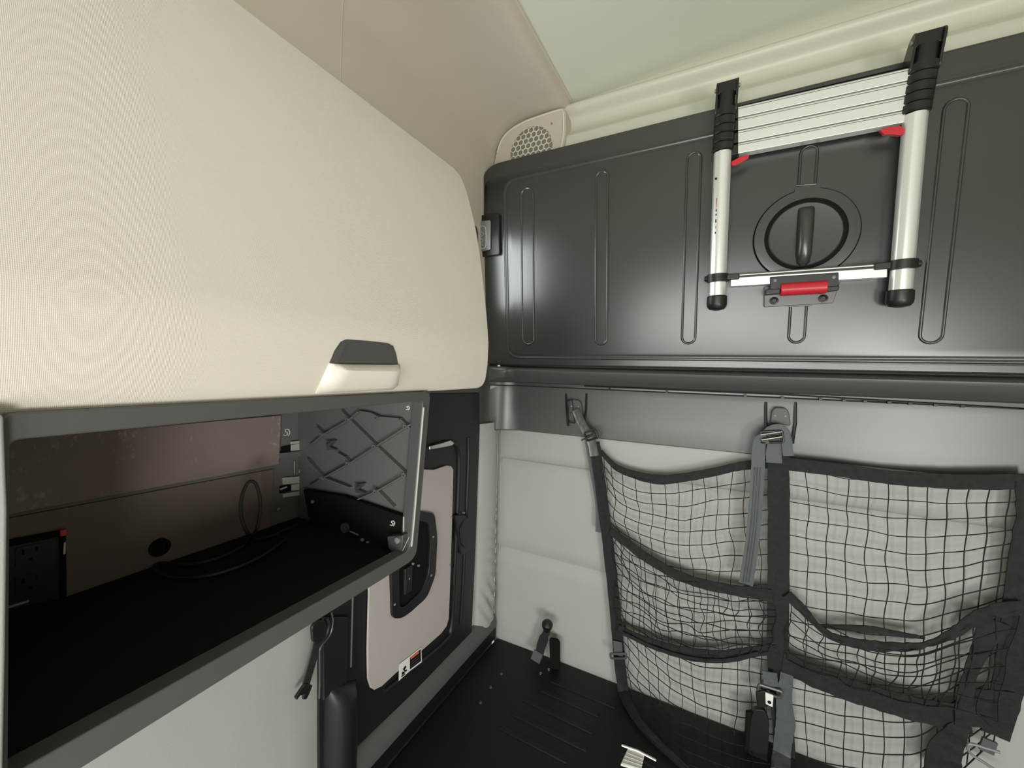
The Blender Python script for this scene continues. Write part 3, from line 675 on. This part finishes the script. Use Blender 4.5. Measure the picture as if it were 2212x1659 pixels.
# ================================================================== TELESCOPIC LADDER
OL = 0.036
def onLd(px, py, o=0.0): return onB(px, py, OL + o)
lad = thing('telescopic_ladder', 'aluminium telescopic ladder with red release tabs stowed on the black bunk', 'ladder', onLd(1750, 640))
RT = 0.0205
def along(a, b, t): return a.lerp(b, t)
rails = {}
for side, top, join, bot in (('l', (1571, 196), (1561, 330), (1549, 640)), ('r', (2003, 92), (1977, 248), (1945, 628))):
    T, J, B = onLd(*top), onLd(*join), onLd(*bot)
    rails[side] = (T, J, B); d = (B - J).normalized(); q = d.orthogonal()
    # lower visible tube with shallow flutes
    n = 32; prf = []
    rows = []
    for t in (0, 1):
        c = J.lerp(B, t); sx = EX - EX.dot(d) * d; sx.normalize(); sy = d.cross(sx)
        rows.append([c + (RT + (-0.0012 if k % 8 == 3 else 0)) * (math.cos(2 * math.pi * k / n) * sx + math.sin(2 * math.pi * k / n) * sy) for k in range(n + 1)])
    rail = MB().grid(rows).build('rail', M['alu'], lad, smooth=50)
    # stacked collars of the collapsed sections
    k0 = 5
    for k in range(k0):
        c = T.lerp(J, 0.30 + 0.14 * k); c2_ = T.lerp(J, 0.30 + 0.14 * (k + 1) - 0.01)
        MB().lathe(c, (c2_ - c), [(0.021, 0), (0.0248, 0.0015), (0.0248, (c2_ - c).length - 0.003), (0.0225, (c2_ - c).length)], 24).build('collar', M['black'], lad)
    MB().tube([T.lerp(J, 0.05), T.lerp(J, 0.32)], 0.0195, 20).build('inner_tube', M['black'], lad)
    foot = MB().lathe(B - d * 0.002, d, [(0.0205, 0), (0.024, 0.003), (0.0245, 0.022), (0.0235, 0.030), (0.018, 0.037), (0.006, 0.040)], 24).build('foot', M['black'], lad)
    foot['label'] = 'black rubber foot'
    # swivel hook at the head: two cheeks, a bridge and bolts
    hu = (T - J).normalized(); bk = -nB
    for sx in (-1, 1):
        c = T + EX * sx * 0.025
        out = rounded([c - hu * 0.055 - bk * 0.012, c + hu * 0.012 - bk * 0.018, c + hu * 0.024 - bk * 0.004, c + hu * 0.020 + bk * 0.020, c - hu * 0.02 + bk * 0.050, c - hu * 0.075 + bk * 0.066, c - hu * 0.080 + bk * 0.030], 0.008)
        ck = MB().prism(out, EX * 0.005 * -sx).build('hook_cheek', M['black'], lad, bevel=0.0012)
        for f_ in (-0.002,):
            MB().lathe(c + hu * 0.004 - bk * 0.004 + EX * sx * 0.0, EX * sx, [(0.005, 0), (0.005, 0.003), (0.003, 0.004)], 10).build('bolt', M['btn'], ck)
    MB().box(T + hu * 0.006 + bk * 0.004, (0.046, 0.026, 0.030), EX, bk, hu).build('hook_bridge', M['black'], lad, bevel=0.004)
    # clamp ring for the lowest rung, with a peg on the outer side
    C = onLd(*((1550, 601) if side == 'l' else (1950, 572)))
    cl = MB().lathe(C - d * 0.011, d, [(0.0215, 0), (0.0255, 0.001), (0.0255, 0.021), (0.0215, 0.022)], 24).build('rung_collar', M['black'], lad)
    sx = -1 if side == 'l' else 1
    MB().lathe(C + EX * sx * 0.024, EX * sx, [(0.008, 0), (0.007, 0.006), (0.003, 0.008)], 14).build('release_peg', M['black'], cl)
    MB().box(C - EX * sx * 0.036, (0.03, 0.022, 0.016), EX, nB, uB).build('rung_socket', M['black'], cl, bevel=0.003)
# closed rungs, one under the other
tops = [(1590, 233), (1590, 251), (1590, 271), (1590, 291), (1590, 312)]
L0, R0 = onLd(1594, 233), onLd(1968, 148); L1, R1 = onLd(1594, 335), onLd(1952, 268)
cuts_ = [0.0, 0.235, 0.50, 0.765, 1.0]
for k in range(4):
    a, b = cuts_[k], cuts_[k + 1]
    q = [L0.lerp(L1, a + 0.006), R0.lerp(R1, a + 0.006), R0.lerp(R1, b - 0.012), L0.lerp(L1, b - 0.012)]
    rg = MB().prism([p + nB * 0.006 for p in q], -nB * 0.026).build('rung', M['alu'], lad, bevel=0.0012, seg=2)
    for tt in (0.06, 0.20):
        A, B = L0.lerp(L1, lerp(a, b, tt)), R0.lerp(R1, lerp(a, b, tt))
        MB().tube([A + nB * 0.0060, B + nB * 0.0060], 0.0008, 5).build('tread_line', M['btn' if tt > 0.1 else 'steel'], rg)
    for P_, sx in ((L0.lerp(L1, (a + b) / 2), -1), (R0.lerp(R1, (a + b) / 2), 1)):
        MB().box(P_ + EX * sx * 0.010 - nB * 0.008, (0.028, 0.024, (L1 - L0).length / 4 * 0.86), EX, nB, uB).build('rung_socket', M['black'], lad, bevel=0.002)
# bronze shaded top plate behind the first rung
MB().prism([L0 + uB * 0.010 - nB * 0.012, R0 + uB * 0.012 - nB * 0.012, R0 - uB * 0.006 - nB * 0.012, L0 - uB * 0.006 - nB * 0.012], -nB * 0.006).build('back_strip', M['matte'], lad)
# red release tabs
MB().prism(rounded([onLd(x, y, 0.012) for x, y in ((1580, 349), (1596, 340), (1619, 333), (1617, 341), (1601, 351), (1586, 357), (1581, 357))], 0.002), -nB * 0.010).build('release_tab', M['red'], lad, bevel=0.0015)
MB().prism(rounded([onLd(x, y, 0.012) for x, y in ((1900, 281), (1924, 273), (1946, 272), (1955, 279), (1953, 288), (1945, 292), (1930, 290), (1910, 290))], 0.002), -nB * 0.010).build('release_tab', M['red'], lad, bevel=0.0015)
# lowest rung
A, B = onLd(1577, 604), onLd(1919, 578)
q = [onLd(1578, 594, 0.004), onLd(1918, 569, 0.004), onLd(1917, 599, 0.004), onLd(1578, 619, 0.004)]
rg = MB().prism(q, -nB * 0.028).build('rung', M['alu'], lad, bevel=0.002)
q = [onLd(1580, 592, 0.0), onLd(1918, 567, 0.0), onLd(1920, 578, 0.008), onLd(1577, 601, 0.008)]
MB().prism(q, -nB * 0.004).build('tread', M['trim'], rg, bevel=0.001)
# printed marks up the left rail
T, J, B = rails['l']
def onrail(px, py):
    return onLd(px + 4, py, 0.0165)
for a, b, mt in (((1545, 428), (1545, 447), 'red'), ((1544, 452), (1544, 457), 'matte'), ((1544, 462), (1543, 466), 'matte'), ((1543, 474), (1543, 481), 'matte'), ((1543, 488), (1543, 494), 'red'), ((1542, 501), (1542, 505), 'matte'), ((1542, 384), (1543, 388), 'matte')):
    MB().tube([onrail(*a), onrail(*b)], 0.0022, 6).build('printed_mark', M[mt], lad)

# the clamp that holds the lowest rung
cl = thing('ladder_clamp', 'black clamp with red roller holding the lowest ladder rung to the bunk', 'clamp', onB(1725, 660))
kp = lambda x, y, o: onB(x, y, o)
bpl = MB().prism(rounded([kp(1650, 620, 0.006), kp(1815, 605, 0.006), kp(1798, 655, 0.006), kp(1650, 664, 0.006)], 0.004), nB * 0.008).build('base_plate', M['trim'], cl, bevel=0.0015)
for x, y in ((1672, 650), (1778, 645)):
    MB().lathe(kp(x, y, 0.014), nB, [(0.010, 0), (0.010, 0.003), (0.006, 0.004), (0.005, 0.001)], 16).build('screw', M['black'], bpl)
MB().prism([kp(1663, 598, 0.042), kp(1812, 588, 0.042), kp(1812, 620, 0.042), kp(1663, 628, 0.042)], -nB * 0.012).build('jaw', M['black'], cl, bevel=0.002)
for x, y in ((1674, 606), (1801, 599)):
    MB().lathe(kp(x, y, 0.042), nB, [(0.004, 0), (0.004, 0.002), (0.002, 0.003)], 10).build('rivet', M['btn'], cl)
for q in (((1654, 625), (1686, 623), (1686, 634), (1654, 637)), ((1786, 619), (1814, 617), (1812, 627), (1786, 630))):
    MB().prism([kp(x, y, 0.046) for x, y in q], -nB * 0.03).build('arm', M['black'], cl, bevel=0.002)
MB().tube([kp(1686, 626, 0.040), kp(1786, 620, 0.040)], 0.0155, 24).build('roller', M['red'], cl, bevel=0.002)

# ================================================================== CORNER LOUDSPEAKER
sp = thing('corner_speaker', 'cream corner loudspeaker with honeycomb grille above the bunk end', 'speaker', onY(1150, 330, 1.275))
YSp = 1.275
out = [onY(x, y, YSp) for x, y in ((1066, 360), (1070, 338), (1076, 314), (1089, 291), (1108, 273), (1135, 258), (1172, 245), (1210, 233), (1218, 233), (1222, 243), (1222, 280), (1216, 325), (1212, 345))]
face = MB().prism(out, V((0, 0.06, 0))).build('housing', M['liner'], sp, bevel=0.003, seg=3)
MB().tube(spline([onY(x, y, YSp - 0.002) for x, y in ((1074, 330), (1081, 308), (1092, 291), (1110, 276), (1136, 262), (1172, 249), (1208, 238), (1216, 244), (1217, 285), (1211, 325))], 4), 0.003, 6).build('raised_edge', M['ceiling'], face)
gc = onY(1147, 325, YSp); rgx = 0.068; rgz = 0.066
MB().lathe(gc - EY * 0.0005, -EY, [(0.079, -0.002), (0.079, 0.001), (0.077, 0.0012)], 36).build('grille_disc', M['hexhole'], sp)
s_ = 0.0196
for iy in range(-5, 6):
    for ix in range(-6, 7):
        x = (ix + 0.5 * (iy % 2)) * s_; z = iy * s_ * 0.866
        if math.hypot(x, z) > 0.078: continue
        c = gc + V((x, -0.003, z))
        hx = lambda r, o: [c + V((r * math.sin(math.pi / 3 * k), o, r * math.cos(math.pi / 3 * k))) for k in range(6)]
        MB().ring(hx(s_ / 1.732, 0), hx(s_ / 1.732 - 0.0021, 0), V((0, 0.003, 0))).build('grille_cell', M['ceiling'], sp, smooth=0)
MB().lathe(onY(1192, 267, YSp), -EY, [(0.003, 0), (0.003, 0.002), (0.001, 0.002)], 10).build('screw', M['hexhole'], sp)

# ================================================================== LOWER BUNK PLATFORM
pf = thing('bunk_platform', 'black moulded lower bunk platform with shallow ribs and screws', 'bunk', (0.28, 0.95, 0.02))
MB().box((0.276, 0.940, ZP - 0.02), (2.03, 0.78, 0.04)).build('deck', M['platform'], pf, bevel=0.01, seg=3)
MB().box((0.276, 0.97, ZP / 2 - 0.01), (1.98, 0.70, ZP - 0.06)).build('base_box', M['matte'], pf)
# raised black rim along the side wall and the corner
MB().box((XL + 0.016, 0.945, ZP + 0.034), (0.03, 0.77, 0.075)).build('side_rim', M['platform'], pf, bevel=0.008, seg=3)
for a, b in (((1168, 1490), (1295, 1546)), ((1130, 1510), (1280, 1582)), ((1105, 1540), (1268, 1620)), ((1080, 1570), (1225, 1645)), ((1190, 1470), (1330, 1528))):
    A, B = onZ(*a, ZP), onZ(*b, ZP); d = B - A
    MB().box((A + B) / 2, (d.length, 0.016, 0.006), d, EZ.cross(d), EZ).build('rib', M['platform'], pf, bevel=0.004)
for x, y in ((1083, 1456), (1060, 1485), (1038, 1518), (1168, 1455), (1186, 1447)):
    MB().lathe(onZ(x, y, ZP), EZ, [(0.005, 0), (0.0045, 0.0025), (0.002, 0.003)], 10).build('screw', M['trim' if x < 1100 else 'steel'], pf)

# strap anchor standing at the back of the platform
sa = thing('strap_anchor', 'black buckle stalk standing on the platform against the grey rear wall', 'buckle', onZ(1180, 1442, ZP))
oA = lambda x, y, o=0.0: onY(x, y, 1.285 - o)
MB().prism(rounded([oA(1188, 1445), oA(1208, 1447), oA(1208, 1390), oA(1203, 1383), oA(1186, 1380)], 0.006), V((0, 0.012, 0))).build('tab', M['matte'], sa, bevel=0.002)
MB().ribbon(spline([oA(1163, 1422, 0.012), oA(1168, 1400, 0.012), oA(1175, 1378, 0.012), oA(1182, 1362, 0.012)], 5), [0.030] * 6 + [0.032] * 5 + [0.024] * 5, 0.006, V((0.2, -1, 0.2))).build('sleeve', M['web'], sa)
MB().lathe(oA(1182, 1352, 0.013), V((0.15, -0.2, 1)), [(0.010, -0.02), (0.014, -0.012), (0.019, 0.0), (0.019, 0.010), (0.012, 0.019), (0.003, 0.022)], 18).build('knob', M['black'], sa)
MB().ribbon([oA(1156, 1428, 0.02), oA(1163, 1408, 0.016)], 0.034, 0.004, V((0.2, -1, 0.3))).build('label_flap', M['webgrey'], sa)

# bright steel loop lying on the platform at the bottom of the picture
lp = thing('steel_anchor_loop', 'bright steel anchor loop lying on the black platform below the net', 'anchor', onZ(1372, 1640, ZP))
q = [onZ(x, y, ZP + 0.004) for x, y in ((1357, 1618), (1392, 1634), (1384, 1668), (1340, 1655))]
MB().prism(q, V((0, 0, 0.006))).build('plate', M['white'], lp, bevel=0.002)
MB().tube([onZ(1343, 1610, ZP + 0.012), onZ(1378, 1622, ZP + 0.012), onZ(1418, 1643, ZP + 0.012)], 0.0035, 8).build('bar', M['steel'], lp)
for k in range(4):
    t = (k + 1) / 5; MB().tube([onZ(lerp(1357, 1340, t), lerp(1618, 1655, t), ZP + 0.011), onZ(lerp(1392, 1384, t), lerp(1634, 1668, t), ZP + 0.011)], 0.0012, 6).build('ridge', M['steel'], lp)

# ================================================================== RESTRAINT NET
YN = 1.292
def onN(px, py, o=0.0):
    p = onY(px, py, YN - o)
    return p if p.z > ZP + 0.012 + o * 0.5 else onZ(px, py, ZP + 0.012 + o * 0.5)
net = thing('restraint_net', 'black bunk restraint net with webbing straps hung from the rear wall', 'net', onN(1690, 1440))
def web(name, pts, wid, o=0.0, m='web', n=6, thick=0.003, wob=0.0, seed=0):
    s = spline([V((x, y, 0)) for x, y in pts], n)
    P = [onN(p.x, p.y, o + wob * noise1(k * 0.35, seed)) for k, p in enumerate(s)]
    wd = wid
    if isinstance(wid, (list, tuple)):
        wd = [lerp(wid[min(len(wid) - 1, int(k / n))], wid[min(len(wid) - 1, int(k / n) + 1)], (k % n) / n) for k in range(len(s))]
    nr = [V((0, -1, 0.25 * noise1(k * 0.4, seed + 5) if wob else 0)) if p.z > ZP + 0.03 else V((0, -0.4, 1)) for k, p in enumerate(P)]
    rows = []; NC = 6; amp_ = max(0.0009, wob * 0.55)
    for k, p in enumerate(P):
        t = (P[min(k + 1, len(P) - 1)] - P[max(k - 1, 0)]).normalized(); n_ = (nr[k] - nr[k].dot(t) * t).normalized(); sd = t.cross(n_)
        hw = (wd[k] if isinstance(wd, list) else wd) / 2
        rows.append([p + sd * hw * (2 * c / NC - 1) * (1 + 0.10 * noise1(k * 0.7, seed + (3 if c > 2 else 0))) + n_ * (amp_ * noise1(k * 0.8, c * 0.9, seed + 2) * 1.6 + (0.0008 if c in (0, NC) else 0)) for c in range(NC + 1)])
    return MB().grid(rows, lambda i, j, p: p - nr[i] * thick).build(name, M[m], net, smooth=60)
left_s = [(1283, 955), (1293, 1020), (1305, 1110), (1315, 1190), (1327, 1300), (1335, 1390), (1342, 1460), (1352, 1510), (1390, 1572), (1440, 1622), (1490, 1668)]
mid_s = [(1681, 985), (1682, 1080), (1682, 1180), (1681, 1290), (1680, 1400), (1684, 1480), (1692, 1580), (1695, 1680)]
right_s = [(2222, 1040), (2230, 1120), (2216, 1220), (2206, 1310), (2194, 1400), (2176, 1490), (2150, 1590)]
top_l = [(1297, 975), (1330, 1008), (1375, 1027), (1425, 1036), (1480, 1031), (1540, 1020), (1600, 1007), (1668, 1000)]
top_r = [(1690, 1001), (1750, 1008), (1830, 1018), (1910, 1030), (1990, 1037), (2080, 1041), (2150, 1041), (2240, 1040)]
web('side_strap', left_s, [0.036] * 7 + [0.030, 0.022, 0.018, 0.016], 0.004, wob=0.003)
web('centre_strap', mid_s, 0.050, 0.008)
web('side_strap', right_s, [0.04, 0.05, 0.055, 0.055, 0.055, 0.05, 0.045], 0.004, wob=0.004, seed=3)
web('top_hem', top_l, [0.014, 0.018, 0.026, 0.030, 0.026, 0.024, 0.024, 0.028], 0.002, wob=0.004, seed=1)
web('top_hem', top_r, [0.034] * 8, 0.004, seed=2)
web('pocket_hem', [(1318, 1146), (1350, 1170), (1400, 1207), (1460, 1241), (1520, 1262), (1590, 1276), (1668, 1287)], [0.024, 0.028, 0.030, 0.030, 0.030, 0.030, 0.034], 0.012, wob=0.004, seed=7)
web('pocket_hem', [(1335, 1357), (1380, 1378), (1440, 1398), (1500, 1410), (1560, 1415), (1620, 1408), (1680, 1404)], 0.026, 0.010, wob=0.004, seed=8)
web('pocket_hem', [(1345, 1368), (1420, 1402), (1500, 1424), (1570, 1427), (1640, 1412)], 0.012, 0.016, wob=0.003, seed=12)
web('pocket_hem', [(1700, 1284), (1735, 1318), (1762, 1348), (1800, 1376), (1860, 1392), (1930, 1397), (2000, 1393), (2060, 1368), (2110, 1335), (2160, 1318), (2215, 1312)], [0.026, 0.024, 0.014, 0.020, 0.026, 0.022, 0.012, 0.020, 0.026, 0.03, 0.03], 0.018, wob=0.006, seed=9)
web('pocket_hem', [(1768, 1352), (1830, 1356), (1880, 1360), (1940, 1370), (1998, 1378)], [0.008, 0.014, 0.018, 0.014, 0.006], 0.006, wob=0.003, seed=11)
web('foot_band', [(1690, 1432), (1760, 1462), (1830, 1489), (1900, 1511), (1970, 1530), (2040, 1545), (2095, 1555)], [0.060, 0.058, 0.058, 0.058, 0.058, 0.06, 0.07], 0.010, wob=0.003, seed=13)
web('pocket_gusset', [(2150, 1340), (2120, 1400), (2095, 1460), (2085, 1520), (2100, 1570)], [0.05, 0.03, 0.022, 0.03, 0.06], 0.014, wob=0.003, seed=14)
web('corner_reinforcement', [(2130, 1490), (2140, 1530), (2135, 1575)], [0.09, 0.085, 0.06], 0.006)
web('fold', [(2088, 1556), (2060, 1592), (2040, 1630), (2035, 1680)], [0.02, 0.045, 0.06, 0.065], 0.012, wob=0.004, seed=17)
web('strap_tail', [(1657, 946), (1641, 955), (1637, 1010), (1633, 1080), (1626, 1160), (1618, 1220), (1611, 1262)], [0.03, 0.030, 0.032, 0.032, 0.032, 0.033, 0.034], 0.026, m='webgrey', wob=0.0015, seed=20)
for dx in (-6, 0, 6):
    P = [onN(p.x + dx, p.y, 0.0282) for p in spline([V((1637, 1010, 0)), V((1633, 1080, 0)), V((1626, 1160, 0)), V((1612, 1258, 0))], 5)]
    MB().tube(P, 0.0012, 5).build('strap_tail_ridge', M['webgrey'], net)
web('strap_tail', [(1267, 950), (1280, 1020), (1293, 1090), (1294, 1150)], [0.014, 0.018, 0.022, 0.024], -0.004, m='webgrey')
web('lower_strap', [(1700, 1456), (1694, 1510), (1697, 1560), (1690, 1610), (1686, 1668)], [0.028, 0.036, 0.044, 0.04, 0.042], 0.016, m='webgrey', wob=0.006, seed=22)

# netting: a hanging layer and two loose pocket layers
def interp(curve, t):
    P = resample([V((x, y, 0)) for x, y in curve], 41); k = min(39.999, max(0, t * 40)); i = int(k)
    return P[i].lerp(P[i + 1], k - i)
def netting(top, bot, nv, nh, o, seed, amp, name='netting', r=0.0013):
    mb = MB(); T = resample(spline([V((x, y, 0)) for x, y in top], 6), 41); B = resample(spline([V((x, y, 0)) for x, y in bot], 6), 41)
    def pt(u, v):
        k = min(39.999, max(0, u * 40)); i = int(k); a = T[i].lerp(T[i + 1], k - i); b = B[i].lerp(B[i + 1], k - i)
        p = a.lerp(b, v)
        e = math.sin(math.pi * min(1, max(0, u))) ** 0.4 if 0 < u < 1 else 0
        fx = amp * noise1(u * nv * 0.42 + seed, v * nh * 0.55, seed) ; fy = amp * noise1(u * nv * 0.5 + seed + 31, v * nh * 0.42, seed + 9)
        return onN(p.x + fx, p.y + fy * e, o + 0.006 * noise1(u * 4, v * 4, seed))
    for i in range(nv + 1):
        u = i / nv
        mb.tube([pt(u, v / (nh * 3)) for v in range(nh * 3 + 1)], r, 4)
    for j in range(nh + 1):
        v = j / nh
        mb.tube([pt(u / (nv * 3), v) for u in range(nv * 3 + 1)], r, 4)
    return stuff(mb.build(name, M['cord'], net, smooth=0))
netting([(1303, 985), (1340, 1018), (1425, 1040), (1540, 1024), (1665, 1002)], [(1345, 1490), (1430, 1600), (1490, 1650), (1570, 1690), (1690, 1720)], 13, 22, 0.0, 1.3, 9)
netting([(1700, 1010), (1830, 1030), (1990, 1052), (2100, 1056), (2225, 1056)], [(1700, 1700), (1830, 1730), (1960, 1740), (2040, 1690), (2150, 1600)], 12, 19, 0.0, 5.1, 8)
netting([(1325, 1165), (1400, 1215), (1520, 1268), (1670, 1290)], [(1338, 1365), (1440, 1402), (1560, 1418), (1670, 1408)], 14, 8, 0.012, 9.7, 15, 'pocket_netting')
netting([(1705, 1300), (1765, 1352), (1880, 1396), (2000, 1392), (2120, 1340), (2200, 1320)], [(1700, 1425), (1800, 1465), (1900, 1500), (2000, 1522), (2080, 1540), (2150, 1560)], 12, 6, 0.016, 14.2, 20, 'pocket_netting')
# hardware of the net
def buckle(px, py, w_, h_, ang, o, m='steel', name='tri_glide', r=0.003):
    c = onN(px, py, o); a = math.radians(ang); ex = V((math.cos(a), 0, math.sin(a))); ez = V((-math.sin(a), 0, math.cos(a)))
    P = rounded([c - ex * w_ / 2 - ez * h_ / 2, c + ex * w_ / 2 - ez * h_ / 2, c + ex * w_ / 2 + ez * h_ / 2, c - ex * w_ / 2 + ez * h_ / 2], 0.005, 4)
    bk = MB().tube(P, r, 8, closed=True).tube([c - ex * w_ / 2, c + ex * w_ / 2], r * 0.9, 8)
    return bk.build(name, M[m], net)
buckle(1277, 940, 0.040, 0.028, 22, 0.012, 'black')
MB().tube([onN(1256, 951, 0.018), onN(1286, 937, 0.018)], 0.0028, 8).build('glide_bar', M['chrome'], net)
web('hook_strap', [(1243, 885), (1252, 905), (1262, 925), (1275, 945), (1285, 985)], [0.024, 0.028, 0.028, 0.028, 0.030], 0.008, m='trim')
buckle(1667, 944, 0.050, 0.030, 8, 0.024, 'black')
MB().tube([onN(1645, 951, 0.032), onN(1689, 944, 0.032)], 0.0028, 8).build('glide_bar', M['chrome'], net)
MB().tube([onN(1643, 940, 0.032), onN(1690, 933, 0.032)], 0.0022, 8).build('glide_bar', M['chrome'], net)
web('hook_strap', [(1682, 930), (1678, 950), (1672, 975), (1672, 1000)], [0.03, 0.036, 0.036, 0.036], 0.014, m='webgrey')
web('hook_strap', [(1652, 940), (1665, 928), (1685, 925), (1697, 940), (1703, 985)], [0.02, 0.02, 0.022, 0.024, 0.024], 0.020, m='webgrey')
web('buckle_loop', [(1334, 1386), (1335, 1400), (1336, 1416)], 0.028, 0.012, m='webgrey')
MB().tube(rounded([onN(1318, 1412, 0.016), onN(1353, 1412, 0.016), onN(1352, 1422, 0.016), onN(1320, 1422, 0.016)], 0.004), 0.0035, 8, closed=True).build('side_ring', M['trim'], net)
web('buckle_loop', [(1662, 1452), (1664, 1466), (1666, 1482)], 0.034, 0.026, m='webgrey')
MB().tube(rounded([onN(1640, 1478, 0.028), onN(1690, 1494, 0.028), onN(1686, 1508, 0.028), onN(1636, 1492, 0.028)], 0.006), 0.004, 8, closed=True).build('side_ring', M['trim'], net)
rr = MB().ribbon([onN(2118, 1604, 0.010), onN(2150, 1618, 0.010)], 0.030, 0.006, V((0, -1, 0))).build('ring_sleeve', M['webgrey'], net)
MB().tube(spline([onN(x, y, 0.012) for x, y in ((2160, 1625), (2130, 1616), (2098, 1607), (2091, 1613), (2097, 1628), (2130, 1650), (2170, 1676))], 5), 0.0032, 8).build('side_ring', M['btn'], net)

# black belt buckle below the net
bk = thing('belt_buckle', 'black belt buckle with a pale steel tongue hanging below the centre strap', 'buckle', onN(1640, 1640, 0.03))
o_ = 0.034
MB().prism(rounded([onY(x, y, YN - o_) for x, y in ((1628, 1532), (1652, 1534), (1662, 1560), (1658, 1663), (1613, 1663), (1620, 1560))], 0.008), V((0, 0.016, 0))).build('shell', M['black'], bk, bevel=0.004)
MB().prism([onY(x, y, YN - o_) for x, y in ((1611, 1540), (1625, 1538), (1622, 1560), (1614, 1662), (1606, 1662))], V((0, 0.012, 0))).build('side_guard', M['matte'], bk, bevel=0.002)
MB().prism(rounded([onY(x, y, YN - o_ - 0.002) for x, y in ((1632, 1496), (1652, 1492), (1664, 1502), (1660, 1528), (1636, 1530))], 0.006), V((0, 0.010, 0))).build('release_button', M['black'], bk, bevel=0.003)
tg = MB().prism(rounded([onY(x, y, YN - o_ - 0.006) for x, y in ((1653, 1496), (1671, 1503), (1669, 1528), (1654, 1521))], 0.002), V((0, 0.004, 0))).build('tongue', M['white'], bk, bevel=0.0008)
MB().lathe(onY(1662, 1517, YN - o_ - 0.0063), -EY, [(0.0045, 0), (0.0045, 0.0006), (0.001, 0.0006)], 12).build('tongue_slot', M['matte'], tg)

# anchors on the charcoal band that the net hangs from
for lab, cx_, cy_, wpx in (('charcoal strap anchor on the band at the left end of the net', 1245, 880, 22), ('charcoal strap anchor on the band above the centre strap', 1686, 900, 32)):
    an = thing('net_anchor', lab, 'anchor', onY(cx_, cy_, 1.318), 'anchors on the charcoal band holding the net')
    big = cx_ > 1500
    t_, b_ = (868, 958) if big else (850, 920)
    for s_ in (-1, 1):
        MB().tube([onY(cx_ + s_ * wpx, t_, 1.320), onY(cx_ + s_ * wpx * (1 if big else 0.95), (t_ + b_) / 2, 1.318), onY(cx_ + s_ * wpx * (0.8 if big else 0.8), b_, 1.318)], 0.004, 6).build('slot_edge', M['black'], an)
    c = onY(cx_ + (-1 if big else -3), cy_ - 2, 1.305)
    MB().prism(rounded([c + V((x, 0, z)) for x, z in ((-0.022, -0.022), (0.026, -0.026), (0.020, 0.012), (0.012, 0.022), (-0.012, 0.022), (-0.020, 0.010))], 0.006), V((0, 0.016, 0))).build('hook', M['frame'], an, bevel=0.003)
    for s_ in (-1, 1):
        MB().lathe(c + V((0.012 * s_, -0.0005, 0.0)), -EY, [(0.003, 0), (0.003, 0.0015), (0.001, 0.002)], 10).build('rivet', M['btn'], an)
    if not big:
        MB().tube(rounded([onY(x, y, 1.306) for x, y in ((1224, 866), (1236, 862), (1242, 914), (1227, 912))], 0.004), 0.0022, 6, closed=True).build('wire_keeper', M['black'], an)
